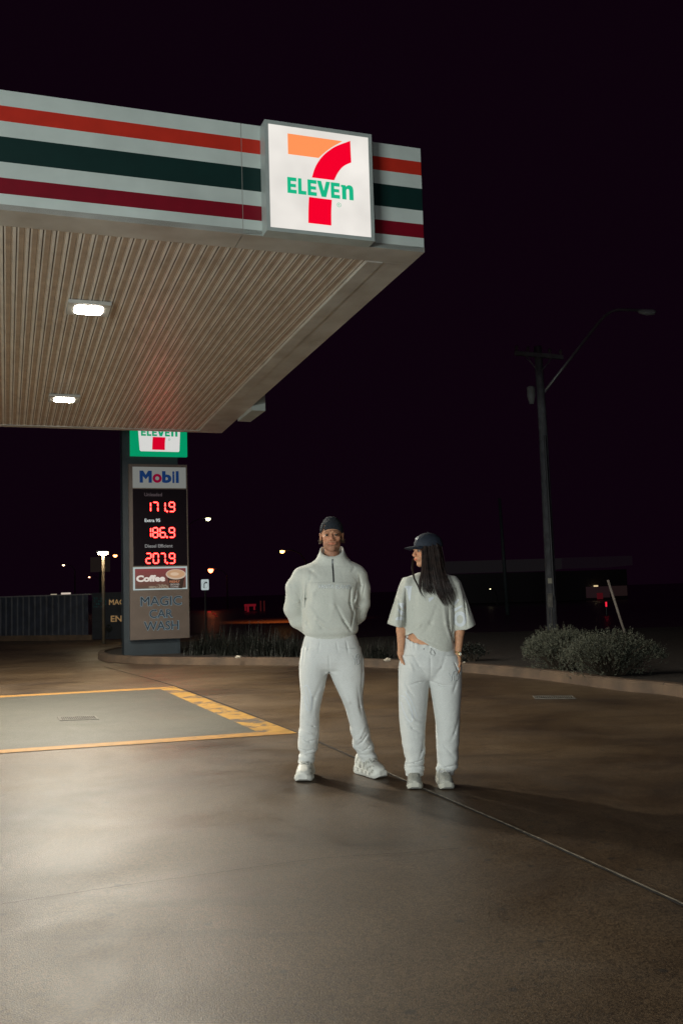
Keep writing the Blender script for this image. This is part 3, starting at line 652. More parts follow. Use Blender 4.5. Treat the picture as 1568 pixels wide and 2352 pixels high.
# white lit sign and small lit things above the fence
YS = 60.
a, b = yp(141, 1361.5, YS), yp(162, 1368.5, YS); t = thing('billboard', 'small pale lit rectangular board just above the fence top', 'billboard', (a[0], YS, 0))
mb = MB(); mb.box((a[0], YS, b[2]), (b[0]-a[0], 0, 0), (0, .1, 0), (0, 0, a[2]-b[2])); mb.build('board', lit('billboard_lit', (.75, .62, .52), .8), t)
mb = MB()
for x in (a[0]+.1, b[0]-.1): mb.tube([(x, YS+.05, 0), (x, YS+.05, b[2])], .03, 6)
mb.build('posts', M['darkmetal'], t)
a, b = yp(117, 1364.5, YS), yp(130, 1367.5, YS); t = thing('billboard', 'thin pale lit strip above the fence, left of the small lit board', 'billboard', (a[0], YS, 0))
mb = MB(); mb.box((a[0], YS, b[2]), (b[0]-a[0], 0, 0), (0, .1, 0), (0, 0, a[2]-b[2])); mb.build('board', lit('strip_lit', (.5, .42, .3), .8), t)
mb = MB(); mb.tube([((a[0]+b[0])/2, YS+.05, 0), ((a[0]+b[0])/2, YS+.05, b[2])], .03, 6); mb.build('post', M['darkmetal'], t)
a, b = yp(208, 1280, 55.), yp(252, 1313, 55.); t = thing('unlit_hoarding', 'dim unlit rectangular hoarding behind the lit lamp post', 'hoarding', (a[0], 55, 0))
mb = MB(); mb.box((a[0], 55, b[2]), (b[0]-a[0], 0, 0), (0, .15, 0), (0, 0, a[2]-b[2])); mb.build('board', lit('hoarding_glow', (.010, .007, .006), 1.), t)  # faint emission brightens the board, which has no lamp
mb = MB(); mb.tube([((a[0]+b[0])/2, 55.08, 0), ((a[0]+b[0])/2, 55.08, b[2])], .08, 6); mb.build('post', M['darkmetal'], t)

# turn sign; emission stands in for flash light thrown back by the plate
YT = 27.; a, b = yp(462, 1331, YT), yp(480, 1355, YT); c = (a+b)/2
ts_ = thing('turn_sign', 'white square traffic sign with a black right-turn arrow, right of the pylon', 'traffic sign', (c[0], YT+.05, 0))
tp = Plane((c[0], YT, c[2]), (1, 0, 0)); hw, hh = (b[0]-a[0])/2, (a[2]-b[2])/2
rr = .03; ring = []
for cx, cyy, a0_ in ((hw-rr, hh-rr, 0), (-hw+rr, hh-rr, 90), (-hw+rr, -hh+rr, 180), (hw-rr, -hh+rr, 270)):
    ring += [(cx+rr*math.cos(math.radians(a0_+k*30)), cyy+rr*math.sin(math.radians(a0_+k*30))) for k in range(4)]
mb = MB(); mb.prism(ring, tp, 0, .004); mb.build('plate', lit('retro_glow_white', (.38, .44, .45), 1.), ts_)
mb = MB(); mb.tube([(c[0], YT+.04, 0), (c[0], YT+.04, c[2]+hh*.8)], .03, 8); mb.build('post', M['darkmetal'], ts_)
mb = MB(); mb.prism([(-.035, -hh*.62), (-.012, -hh*.62), (-.012, hh*.12), (.012, hh*.30), (.03, hh*.30), (.03, hh*.16), (.075, hh*.40), (.03, hh*.62), (.03, hh*.48), (0, hh*.48), (-.035, hh*.2)], tp, .0045, .006); mb.build('arrow', M['black'], ts_)
mb = MB(); vs = [tp.P(.088*math.cos(k*math.pi/12), .10*math.sin(k*math.pi/12), .005) for k in range(24)]+[tp.P(.080*math.cos(k*math.pi/12), .092*math.sin(k*math.pi/12), .005) for k in range(24)]
f = [(k, (k+1) % 24, 24+(k+1) % 24, 24+k) for k in range(24)]; mb.add(vs, flatten_faces(vs, f, tp.n)); mb.build('ring', lit('retro_glow_grey', (.15, .17, .17), 1.), ts_)

# red lit shelter far away
YR = 75.; rs = thing('bus_shelter', 'small red-lit shelter frame far off between pylon and man', 'shelter', yp(575, 1392, YR)*[1, 1, 0])
mb = MB()
def rb(x0, y0, x1, y1, dep=.1):
    a, b = yp(x0, y0, YR), yp(x1, y1, YR); mb.box((a[0], YR, b[2]), (b[0]-a[0], 0, 0), (0, dep, 0), (0, 0, a[2]-b[2]))
rb(561, 1388, 586, 1392.5, .8); rb(562, 1392.5, 565, 1403); rb(567, 1392.5, 572, 1411); rb(582, 1392.5, 586, 1401); mb.build('frame', lit('shelter_red', (.11, .004, .008), 1.), rs)
for x in (597, 605):
    a = yp(x, 1380, 74); b = yp(x+3, 1398, 74); mb = MB(); mb.box((a[0], 74, 0), (b[0]-a[0], 0, 0), (0, .15, 0), (0, 0, a[2])); tag(mb.build('red_bollard', lit('bollard_red', (.035, .004, .004), 1.)), 'dim red upright post right of the red shelter, '+('nearer the shelter' if x == 597 else 'nearer the man'), 'post', 'dim red posts by the shelter')
# small red reflectors with their own emission
for i, (x, y) in enumerate(((481, 1406.5), (492, 1411), (497, 1416))):
    c = yp(x, y, 50); mb = MB(); w = .10-.02*i
    mb.tube([c+[-w, 0, -.01], c+[-w*.7, 0, .03], c+[w*.7, 0, .03], c+[w, 0, -.01]], [.01, .04, .04, .01], 6)
    tag(mb.build('reflector', lit('reflector_red', (.22, .01, .01), [1., .5, .3][i])), 'small red reflector above the grass right of the pylon, '+('brightest and leftmost', 'middle one', 'dimmest and rightmost')[i], 'reflector', 'red reflectors above the grass')

# far shop building on the right
YB = 80.; sh = thing('shop_building', 'long low dark shop with a pale fascia band, far behind on the right', 'building', (yp(1230, 1400, YB)[0], YB, 0))
def bb(name, x0, y0, x1, y1, Y, dep, m):
    a, b = yp(x0, y0, Y), yp(x1, y1, Y); yb = 1347-(x0+x1)/2*0
    mb = MB(); zt = (a[2]+yp(x1, y0-.0291*(x1-x0), Y)[2])/2; zb_ = zt-(a[2]-yp(x0, y1, Y)[2]); mb.box((a[0], Y, zb_), (b[0]-a[0], 0, 0), (0, dep, 0), (0, 0, zt-zb_)); return mb.build(name, m, sh)
bb('fascia', 1012, 1290, 1290, 1315, YB, 8., lit('shop_fascia_glow', (.0062, .0052, .0060), 1.)); bb('fascia', 1290.5, 1281, 1452, 1303, YB+.3, 8., lit('shop_fascia_glow_dim', (.0048, .0028, .0045), 1.))  # faint emission stands in for light on the fascia band
a = yp(1015, 1315, YB); b = yp(1450, 1315, YB); mb = MB(); mb.box((a[0], YB+1.5, 0), (b[0]-a[0], 0, 0), (0, 6, 0), (0, 0, a[2]-.15)); mb.build('wall', mat('shop_wall', (.05, .04, .045), .4), sh)
for i, (x0, x1, y0, y1, cc) in enumerate(((1345, 1400, 1348, 1372, (.012, .006, .007)), (1402, 1440, 1346, 1368, (.011, .006, .006)), (1370, 1384, 1362, 1376, (.045, .003, .005)))):
    a, b = yp(x0, y0, YB+1.3-i*.1), yp(x1, y1, YB+1.3-i*.1); mb = MB(); mb.box((a[0], YB+1.3-i*.1, b[2]), (b[0]-a[0], 0, 0), (0, .1, 0), (0, 0, a[2]-b[2])); mb.build('window', lit('window_dim%d' % i, cc, 1.), sh)
a = yp(1786*.7656, 1758*.7656, YB+1.); mb = MB(); mb.cbox(a, .35, .1, .12); mb.build('wall_light', lit('wall_light', (1., .75, .4), .8), sh)
# thin pole, leaning stake, red marker
c = yp(1158, 1250, 45.); mb = MB(); mb.tube([(c[0], 45, 0), (c[0]-.15, 45, c[2]+2.2)], [.10, .07], 10)
tag(mb.build('steel_post', mat('post_dark_green', (.05, .065, .07), .6), smooth=True), 'thin dark upright post left of the timber utility pole', 'post')
mb = MB(); p, q = gp(1437, 1464), yp(1395, 1332, gp(1437, 1464)[1]); mb.tube([p, q], .032, 10)
tag(mb.build('leaning_stake', mat('stake_pale', (.55, .47, .40), .6), smooth=True), 'thin pale stake leaning left, behind the right-hand shrub', 'stake')
t = thing('marker_post', 'short dark marker post with a red light, left of the leaning stake', 'marker post', yp(1391, 1410, 40)*[1, 1, 0])
a = yp(1391, 1388, 40.); mb = MB(); mb.cbox((a[0], 40, a[2]), .06, .05, .2); mb.build('red_light', lit('marker_red', (.9, .02, .05), 1.), t)
mb = MB(); mb.tube([(a[0], 40, 0), (a[0], 40, a[2]-.1)], .04, 8); mb.build('post', M['darkmetal'], t)
a = yp(1427, 1409, 45.); mb = MB(); mb.cbox((a[0], 45, a[2]), .26, .06, .06); mb.tube([(a[0], 45.02, 0), (a[0], 45.02, a[2])], .02, 6); tag(mb.build('small_sign', lit('small_sign_pale', (.22, .2, .17), 1.)), 'tiny pale horizontal plate right of the leaning stake', 'sign')

# ================================================================== PLANTS
def leaf_mat(name, c1, c2):
    return mat(name, c1, .6, col2=c2, vscale=14, detail=3)
leafM = leaf_mat('saltbush_leaf', (.135, .145, .105), (.065, .072, .052)); stemM = mat('stem_brown', (.06, .045, .03), .9)
def shrub(label, cx, cyw, rx, ry, h, nl, seed, group=None, lm=None, size=.017):
    r = np.random.default_rng(seed); t = thing('shrub', label, 'shrub', (cx, cyw, .1), group)
    lob = [(r.uniform(-.55, .55), r.uniform(-.5, .5), r.uniform(.35, .62), r.uniform(.42, .62)) for _ in range(9)]+[(0, 0, .45, .8)]
    V_, F_ = [], []; st = MB()
    nc = nl//14
    for k in range(nc):
        lx, ly, lz, lr = lob[r.integers(len(lob))]
        d = r.normal(size=3); d /= np.linalg.norm(d); d[2] = abs(d[2])*1.0 if r.random() < .8 else d[2]
        rad = lr*(r.uniform(.80, 1.06))
        p = np.array([lx, ly, lz*.75])+d*rad*np.array([1, 1, .75])
        if p[2] < .0: p[2] = r.uniform(0, .12)
        pos = np.array([cx+p[0]*rx*.8, cyw+p[1]*ry*.8, .1+p[2]*h*.84])
        ax = (pos-np.array([cx, cyw, .1-.1*h])); ax /= np.linalg.norm(ax); ax = ax+r.normal(0, .35, 3); ax[2] += .35; ax /= np.linalg.norm(ax)
        if k % 6 == 0: st.tube([np.array([cx+p[0]*rx*.15, cyw+p[1]*ry*.15, .1]), pos*.6+np.array([cx, cyw, .1+.2*h])*.4, pos+ax*.04], [.008, .005, .002], 4, cap=False)
        ln = r.uniform(.05, .10)
        for q in range(14):
            a = q/14; c = pos+ax*ln*a+r.normal(0, .004, 3); dd = r.normal(size=3); dd /= np.linalg.norm(dd); dd = dd*.8+ax*.7; dd /= np.linalg.norm(dd)
            w = np.cross(dd, r.normal(size=3)); w /= np.linalg.norm(w); s = size*r.uniform(.7, 1.25)*(1-.4*a); b = len(V_)
            V_ += [c, c+dd*s*.5+w*s*.32, c+dd*s*1.15, c+dd*s*.5-w*s*.32]; F_.append((b, b+1, b+2, b+3))
    mesh_obj('foliage', V_, F_, lm or leafM, t); st.build('stems', stemM, t); return t
g1 = gp(1306, 1549, .1); g2 = gp(1418, 1562, .1)
shrub('rounded silver-grey shrub behind the kerb, left one of the pair', g1[0]+.06, g1[1]+.64, .78, .58, .78, 46000, 1, 'pair of grey shrubs')
shrub('rounded silver-grey shrub behind the kerb, right and nearer one of the pair', g2[0]+.10, g2[1]+.54, .92, .54, .74, 54000, 2, 'pair of grey shrubs')
dkl = leaf_mat('dark_leaf', (.014, .017, .012), (.006, .008, .006))
g3 = gp(1078, 1524, .1); shrub("small sparse dark shrub just right of the woman's waist, behind the kerb", g3[0]+.1, g3[1]+.35, .34, .3, .36, 2600, 3, None, dkl, .03)
g4 = gp(262, 1468, 0); shrub('small dark shrub in front of the car wash board', g4[0], g4[1]-.4, .45, .3, .55, 5000, 4, None, dkl, .03)
def tuft(x, y, dz, h, n, seed, label):
    r = np.random.default_rng(seed); c = gp(x, y, .11)+np.array([0, dz, 0]); V_, F_ = [], []
    for k in range(n):
        a = r.uniform(0, 2*math.pi); lean = r.uniform(.15, 1.25); L = h*r.uniform(.6, 1.1); d = np.array([math.cos(a), math.sin(a), 0]); w = np.array([-d[1], d[0], 0])*.006*r.uniform(.6, 1.4)
        b0_ = c+d*r.uniform(0, .1)+r.normal(0, .14, 3)*[1, 1, 0]; b = len(V_); S = 5
        for s in range(S+1):
            q = s/S; p = b0_+d*L*lean*q**1.6+np.array([0, 0, L*(q-.45*lean*q*q)]); V_ += [p-w*(1-q*.9), p+w*(1-q*.9)]
        for s in range(S): F_.append((b+2*s, b+2*s+1, b+2*s+3, b+2*s+2))
    tag(mesh_obj('grass_tuft', V_, F_, dkl), label, 'grass tuft', 'dark strappy grass tufts in the bed')
tl = ['right beside the foot of the pylon', 'just right of the pylon', 'under the white turn sign', 'a little right of the turn sign', 'below the red shelter', 'between the red shelter and the man', "closest to the man's hip on the left", 'in the gap between the man and the woman']
for i, (x, y, dz, h) in enumerate(((448, 1508, .6, .5), (478, 1510, 1.3, .72), (520, 1511, .8, .6), (560, 1512, 1.6, .72), (592, 1512, .7, .55), (630, 1512, 1.2, .62), (668, 1513, .6, .5), (868, 1519, .8, .42))):
    tuft(x, y, dz, h, 260, 20+i, 'dark strappy grass tuft '+tl[i])
# litter on the kerb
def litter(px, py, s, label):
    c = gp(px, py, .145); r = np.random.default_rng(int(px)); bm = bmesh.new(); bmesh.ops.create_icosphere(bm, subdivisions=2, radius=s)
    for v in bm.verts: v.co = Vector((v.co.x*1.5, v.co.y, v.co.z*.7))*(1+r.normal(0, .22)); v.co += Vector((c[0], c[1], c[2]+s*.5))
    me = bpy.data.meshes.new('litter'); bm.to_mesh(me); me.materials.append(mat('paper_pale', (.55, .5, .42), .7)); o = bpy.data.objects.new('crumpled_paper', me); C.objects.link(o); tag(o, label, 'litter', 'crumpled litter on the kerb')
litter(547, 1511, .035, 'small crumpled pale paper on the kerb left of the man'); litter(889, 1518, .040, 'crumpled pale paper on the kerb between the man and the woman'); litter(1065, 1522, .012, "tiny pale scrap on the kerb right of the woman's hip")
# ================================================================== PEOPLE
class Field:
    def __init__(s, lo, hi, h):
        s.h = h; s.lo = np.array(lo, float); n = np.ceil((np.array(hi)-s.lo)/h).astype(int)+1
        s.ax = [s.lo[i]+h*np.arange(n[i]) for i in range(3)]; s.D = np.ones(n, np.float32)
    def sl(s, lo, hi):
        r = []
        for i in range(3):
            a = int(np.clip((lo[i]-s.lo[i])//s.h, 0, len(s.ax[i])-1)); b = int(np.clip((hi[i]-s.lo[i])//s.h+2, 1, len(s.ax[i]))); r.append(slice(a, max(b, a+1)))
        X = s.ax[0][r[0]][:, None, None]; Y = s.ax[1][r[1]][None, :, None]; Z = s.ax[2][r[2]][None, None, :]
        return tuple(r), X, Y, Z
    def op(s, f, lo, hi, k=.01, mode='u'):
        r, X, Y, Z = s.sl(np.array(lo)-k-.02, np.array(hi)+k+.02); D = s.D[r]; d = np.asarray(f(X, Y, Z)+0*D, np.float32)
        if mode == 'u': h = np.clip(.5+.5*(D-d)/k, 0, 1); s.D[r] = D*(1-h)+d*h-k*h*(1-h)
        elif mode == 's': h = np.clip(.5-.5*(D+d)/k, 0, 1); s.D[r] = D*(1-h)-d*h+k*h*(1-h)
        elif mode == 'x': s.D[r] = np.maximum(D, d)
        elif mode == '+': s.D[r] = D+d
    def cone(s, a, b, ra, rb, k=.02, fy=1., mode='u'):
        a = np.array(a, float); b = np.array(b, float); ba = b-a; L2 = ba@ba+1e-9; R = max(ra, rb)
        def f(X, Y, Z):
            px, py, pz = X-a[0], Y-a[1], Z-a[2]; t = np.clip((px*ba[0]+py*ba[1]+pz*ba[2])/L2, 0, 1)
            return np.sqrt((px-t*ba[0])**2+((py-t*ba[1])/fy)**2+(pz-t*ba[2])**2)-(ra+(rb-ra)*t)
        s.op(f, np.minimum(a, b)-R, np.maximum(a, b)+R, k, mode)
    def chain(s, pts, rad, k=.015, fy=1.):
        for i in range(len(pts)-1): s.cone(pts[i], pts[i+1], rad[i], rad[i+1], k, fy)
    def ell(s, c, r, k=.015, R=None, mode='u'):
        c = np.array(c, float); r = np.array(r, float); m = r.max()
        def f(X, Y, Z):
            p = [X-c[0], Y-c[1], Z-c[2]]
            if R is not None: p = [R[0][i]*p[0]+R[1][i]*p[1]+R[2][i]*p[2] for i in range(3)]
            k0 = np.sqrt(sum((p[i]/r[i])**2 for i in range(3))); k1 = np.sqrt(sum((p[i]/r[i]**2)**2 for i in range(3)))+1e-6
            return k0*(k0-1)/k1
        s.op(f, c-m, c+m, k, mode)
    def loft(s, rows, k=.02, n=2.2, mode='u', cut=None):
        rows = np.array(sorted(rows), float); z = rows[:, 0]; zf = np.linspace(z[0], z[-1], 200)
        ker = np.hanning(11); ker /= ker.sum()
        cols = [np.convolve(np.pad(np.interp(zf, z, rows[:, i]), 5, mode='edge'), ker, 'valid') for i in range(1, 5)]
        lo = (min(rows[:, 1]-rows[:, 3]), min(rows[:, 2]-rows[:, 4]), z[0]); hi = (max(rows[:, 1]+rows[:, 3]), max(rows[:, 2]+rows[:, 4]), z[-1])
        def f(X, Y, Z):
            cx, cyy, w, d = (np.interp(Z, zf, c) for c in cols)
            q = (np.abs((X-cx)/w)**n+np.abs((Y-cyy)/d)**n)**(1/n); e = (q-1)*np.minimum(w, d); ez = np.maximum(z[0]-Z, Z-z[-1])
            g = np.maximum(e, ez)
            if cut is not None: g = np.maximum(g, cut(X, Y, Z))
            return g
        s.op(f, lo, hi, k, mode)
    def mesh(s):
        D = s.D; I = D < 0; nx, ny, nz = D.shape
        c = np.zeros((nx-1, ny-1, nz-1), np.int8)
        for i in (0, 1):
            for j in (0, 1):
                for k in (0, 1): c += I[i:nx-1+i, j:ny-1+j, k:nz-1+k]
        idx = np.argwhere((c > 0) & (c < 8)); lut = -np.ones(c.shape, np.int64); lut[tuple(idx.T)] = np.arange(len(idx))
        acc = np.zeros((len(idx), 3)); cnt = np.zeros(len(idx))
        cs = [(i, j, k) for i in (0, 1) for j in (0, 1) for k in (0, 1)]
        for a in cs:
            for ax in range(3):
                if a[ax]: continue
                b = list(a); b[ax] = 1
                va = D[idx[:, 0]+a[0], idx[:, 1]+a[1], idx[:, 2]+a[2]]; vb = D[idx[:, 0]+b[0], idx[:, 1]+b[1], idx[:, 2]+b[2]]
                m = (va < 0) != (vb < 0); t = np.where(m, va/(va-vb+1e-12), 0)
                p = np.array(a, float)[None]*np.ones((len(idx), 1)); p[:, ax] += t; acc[m] += p[m]; cnt[m] += 1
        V_ = s.lo+(idx+acc/cnt[:, None])*s.h; Fq = []
        for ax in range(3):
            o1, o2 = [(1, 2), (2, 0), (0, 1)][ax]
            sa = [slice(None)]*3; sb_ = [slice(None)]*3; sa[ax] = slice(0, -1); sb_[ax] = slice(1, None)
            A_, B_ = I[tuple(sa)], I[tuple(sb_)]; e = np.argwhere(A_ != B_)
            e = e[(e[:, o1] > 0) & (e[:, o2] > 0) & (e[:, o1] < D.shape[o1]-1) & (e[:, o2] < D.shape[o2]-1)]
            q = []
            for d1, d2 in ((1, 1), (0, 1), (0, 0), (1, 0)):
                w = e.copy(); w[:, o1] -= d1; w[:, o2] -= d2; q.append(lut[tuple(w.T)])
            q = np.stack(q, 1); ins = A_[tuple(e.T)]; q[~ins] = q[~ins][:, ::-1]; Fq.append(q)
        return V_, np.concatenate(Fq)
def field_obj(name, fld, m, parent, color=None, relax=0):
    V_, Q = fld.mesh(); me = bpy.data.meshes.new(name)
    for _ in range(relax):
        a = np.zeros_like(V_); n = np.zeros(len(V_))
        for i in range(4): np.add.at(a, Q[:, i], V_[Q[:, (i+1) % 4]]+V_[Q[:, (i-1) % 4]]); np.add.at(n, Q[:, i], 2)
        V_ = V_*.5+a/n[:, None]*.5
    me.vertices.add(len(V_)); me.vertices.foreach_set('co', V_.astype(np.float32).ravel())
    me.loops.add(len(Q)*4); me.loops.foreach_set('vertex_index', Q.astype(np.int32).ravel())
    me.polygons.add(len(Q)); me.polygons.foreach_set('loop_start', np.arange(0, len(Q)*4, 4, dtype=np.int32))
    me.polygons.foreach_set('use_smooth', np.ones(len(Q), bool)); me.update(); me.validate()
    me.materials.append(m)
    if color is not None:
        at = me.color_attributes.new('tint', 'FLOAT_COLOR', 'POINT'); c = np.ones((len(V_), 4), np.float32); c[:, :3] = color(V_); at.data.foreach_set('color', c.ravel())
    o = bpy.data.objects.new(name, me); C.objects.link(o); o.parent = parent; o.matrix_parent_inverse = Matrix.Translation(-parent.location) if parent.type == 'EMPTY' else Matrix.Identity(4)
    return o
def skin_mat(name, base, rough=.62):
    m = mat(name, base, rough, var=.10, vscale=60, bump=.12, bscale=260); t = m.node_tree; b = t.nodes['Principled BSDF']
    a = N_(t, 'ShaderNodeAttribute', attribute_name='tint'); old = b.inputs['Base Color'].links[0].from_socket
    x = N_(t, 'ShaderNodeMix', data_type='RGBA', blend_type='MULTIPLY'); x.inputs['Factor'].default_value = 1
    t.links.new(old, x.inputs['A']); t.links.new(a.outputs['Color'], x.inputs['B']); t.links.new(x.outputs['Result'], b.inputs['Base Color'])
    b.inputs['Specular IOR Level'].default_value = .3; b.inputs['Subsurface Weight'].default_value = .12; b.inputs['Subsurface Radius'].default_value = (.02, .008, .004); b.inputs['Subsurface Scale'].default_value = .4
    return m
def cloth_mat(name, base, grain=.10):
    m = mat(name, base, .95, var=.02, vscale=4); t = m.node_tree; b = t.nodes['Principled BSDF']; g = N_(t, 'ShaderNodeNewGeometry')
    n = N_(t, 'ShaderNodeTexNoise'); n.inputs['Scale'].default_value = 230; n.inputs['Detail'].default_value = 3; n.inputs['Roughness'].default_value = .7; t.links.new(g.outputs['Position'], n.inputs['Vector'])
    r = N_(t, 'ShaderNodeMapRange'); r.inputs['From Min'].default_value = .3; r.inputs['From Max'].default_value = .7; r.inputs['To Min'].default_value = 1-grain*1.6; r.inputs['To Max'].default_value = 1+grain
    t.links.new(n.outputs['Fac'], r.inputs['Value']); old = b.inputs['Base Color'].links[0].from_socket
    x = N_(t, 'ShaderNodeMix', data_type='RGBA', blend_type='MULTIPLY'); x.inputs['Factor'].default_value = 1
    t.links.new(old, x.inputs['A']); t.links.new(r.outputs['Result'], x.inputs['B']); t.links.new(x.outputs['Result'], b.inputs['Base Color'])
    n2 = N_(t, 'ShaderNodeTexNoise'); n2.inputs['Scale'].default_value = 17; n2.inputs['Detail'].default_value = 5; n2.inputs['Distortion'].default_value = .8; t.links.new(g.outputs['Position'], n2.inputs['Vector'])
    s_ = N_(t, 'ShaderNodeMath', operation='MULTIPLY_ADD'); s_.inputs[1].default_value = .14; t.links.new(n.outputs['Fac'], s_.inputs[0]); t.links.new(n2.outputs['Fac'], s_.inputs[2])
    bp = N_(t, 'ShaderNodeBump'); bp.inputs['Strength'].default_value = .4; bp.inputs['Distance'].default_value = .010; t.links.new(s_.outputs[0], bp.inputs['Height']); t.links.new(bp.outputs['Normal'], b.inputs['Normal'])
    b.inputs['Sheen Weight'].default_value = .25; b.inputs['Specular IOR Level'].default_value = .2
    return m
fleece = cloth_mat('grey_fleece', (.57, .58, .52)); fleece_p = cloth_mat('pale_fleece', (.67, .68, .655)); fleece_w = cloth_mat('woman_fleece', (.57, .575, .505)); fleece_wp = cloth_mat('woman_pale_fleece', (.66, .67, .64))
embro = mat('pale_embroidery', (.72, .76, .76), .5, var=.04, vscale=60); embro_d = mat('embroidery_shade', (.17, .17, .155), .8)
printm = mat('pale_print', (.66, .69, .71), .6, var=.04, vscale=50); zipm = mat('zip_black', (.012, .012, .016), .5); 
skinM = skin_mat('man_skin', (.52, .26, .15)); skinW = skin_mat('woman_skin', (.58, .30, .17))
beanM = mat('beanie_knit', (.016, .022, .030), .9, var=.3, vscale=150, bump=.8, bscale=240); capM = mat('cap_navy', (.012, .019, .032), .75, var=.2, vscale=120, bump=.3, bscale=300)
hairM = mat('dark_hair', (.026, .013, .009), .48, var=.4, vscale=30, spec=.35); blondM = mat('light_curls', (.15, .10, .055), .6, var=.4, vscale=40)
sho_w = mat('shoe_white', (.62, .62, .57), .5, var=.05, vscale=40); sho_g = mat('shoe_grey', (.36, .36, .33), .6, var=.1, vscale=60); sho_c = mat('shoe_cream', (.50, .49, .42), .5); sho_m = mat('shoe_mesh', (.42, .42, .37), .8, var=.3, vscale=300, bump=.5, bscale=300); sho_d = mat('shoe_dark', (.14, .13, .12), .6)
retro = lit('shoe_trim_glow', (.5, .52, .52), .5)  # emission imitates light thrown back by the shoe trim
eyeW = mat('eye_white', (.24, .21, .19), .35, var=0); eyeI = mat('iris', (.035, .04, .03), .2, var=0); eyeP = mat('pupil', (.005, .005, .005), .1, var=0)

def segd(P, a, b):          # distance of points (x,z) to a segment, 2D
    a = np.array(a); b = np.array(b); d = b-a; t = np.clip(((P[0]-a[0])*d[0]+(P[1]-a[1])*d[1])/(d@d+1e-9), 0, 1); return np.hypot(P[0]-a[0]-t*d[0], P[1]-a[1]-t*d[1]), t
def creases(fld, lst, Y0, side=1):     # list of (pixel polyline, depth in mm, width in mm): grooves (+) and ridges (-) on the viewer's side of the cloth
    for pts, amp, wd in lst:
        W_ = [yp(x, y, Y0) for x, y in pts]; amp *= .00145; wd *= .001; n = len(W_)-1
        for i in range(n):
            a, b = W_[i][[0, 2]], W_[i+1][[0, 2]]
            def f(X, Y, Z):
                d, t = segd((X, Z), a, b); s = (i+t)/n; env = np.sin(np.pi*np.clip(s, .04, .96))**.6
                fr_ = 1/(1+np.exp((Y-(Y0-.01))/.02)); return amp*env*np.exp(-(d/wd)**2)*fr_*(1 if n == 1 else .8)
            lo = (min(a[0], b[0])-3*wd, Y0-.4, min(a[1], b[1])-3*wd); hi = (max(a[0], b[0])+3*wd, Y0+.05, max(a[1], b[1])+3*wd)
            fld.op(f, lo, hi, .001, '+')
def waves(fld, z0, z1, amp, freq, seed, dirn=(0, 0, 1), ridge=True, x0=-9, x1=9):   # soft irregular folds between two heights
    r = np.random.default_rng(seed); K = []
    for _ in range(4):
        v = np.array(dirn, float)+r.normal(0, .35, 3); v /= np.linalg.norm(v); K.append((v*freq*r.uniform(.6, 1.5), r.uniform(0, 6.28)))
    def f(X, Y, Z):
        s = 0
        for kv, ph in K: s = s+np.sin(kv[0]*X+kv[1]*Y+kv[2]*Z+ph)
        s = s/4; win = np.clip((Z-z0)/.04, 0, 1)*np.clip((z1-Z)/.04, 0, 1); return amp*s*win
    fld.op(f, (x0, -9, z0), (x1, 9, z1), .001, '+')
_cam_o = Vector(O0)
def bvh_of(o):
    me = o.data; return BVHTree.FromPolygons([v.co.copy() for v in me.vertices], [tuple(p.vertices) for p in me.polygons])
def drape(name, pts2, faces, bvh, m, parent, lift=.003, sub=.006, Y0=6.7):
    """flat figure given in photo pixels, laid on the cloth surface"""
    bm = bmesh.new(); vs = [bm.verts.new((x, y, 0)) for x, y in pts2]
    for f in faces:
        try: bm.faces.new([vs[i] for i in f])
        except ValueError: pass
    bmesh.ops.triangulate(bm, faces=bm.faces[:])
    lim = sub/(Y0/F)
    for _ in range(6):
        e = [e for e in bm.edges if e.calc_length() > lim]
        if not e: break
        bmesh.ops.subdivide_edges(bm, edges=e, cuts=1); bmesh.ops.triangulate(bm, faces=bm.faces[:])
    bad = []
    for v in bm.verts:
        d = Vector(ray(v.co.x, v.co.y)).normalized(); h = bvh.ray_cast(_cam_o, d)
        if h[0] is None: bad.append(v); continue
        v.co = h[0]-d*lift
    bmesh.ops.delete(bm, geom=bad, context='VERTS')
    for f in bm.faces:
        f.normal_update()
        if f.normal.dot(f.calc_center_median()-_cam_o) > 0: f.normal_flip()
    me = bpy.data.meshes.new(name); bm.to_mesh(me); me.materials.append(m); o = bpy.data.objects.new(name, me); C.objects.link(o)
    o.parent = parent; o.matrix_parent_inverse = Matrix.Translation(-parent.location) if parent.type == 'EMPTY' else Matrix.Identity(4); return o
def drape_text(name, s, x0, y0, x1, y1, bvh, m, parent, bold=0., rot=0., **kw):
    v, f = text2d(s, bold); w, h = x1-x0, y1-y0; cx, cy_ = (x0+x1)/2, (y0+y1)/2; c_, s_ = math.cos(rot), math.sin(rot)
    P = [(cx+(a-.5)*w*c_-(.5-b)*h*s_, cy_+(a-.5)*w*s_+(.5-b)*h*c_) for a, b in v]; return drape(name, P, f, bvh, m, parent, **kw)
def ribbon(pts, w):          # pixel polyline -> quad strip
    P = smooth_path(pts, 5); T = np.gradient(P, axis=0); T /= np.linalg.norm(T, axis=1)[:, None]; n = np.stack([-T[:, 1], T[:, 0]], 1); k = len(P)
    return [tuple(p) for p in P+n*w/2]+[tuple(p) for p in P-n*w/2], [(i, i+1, i+1+k, i+k) for i in range(k-1)]

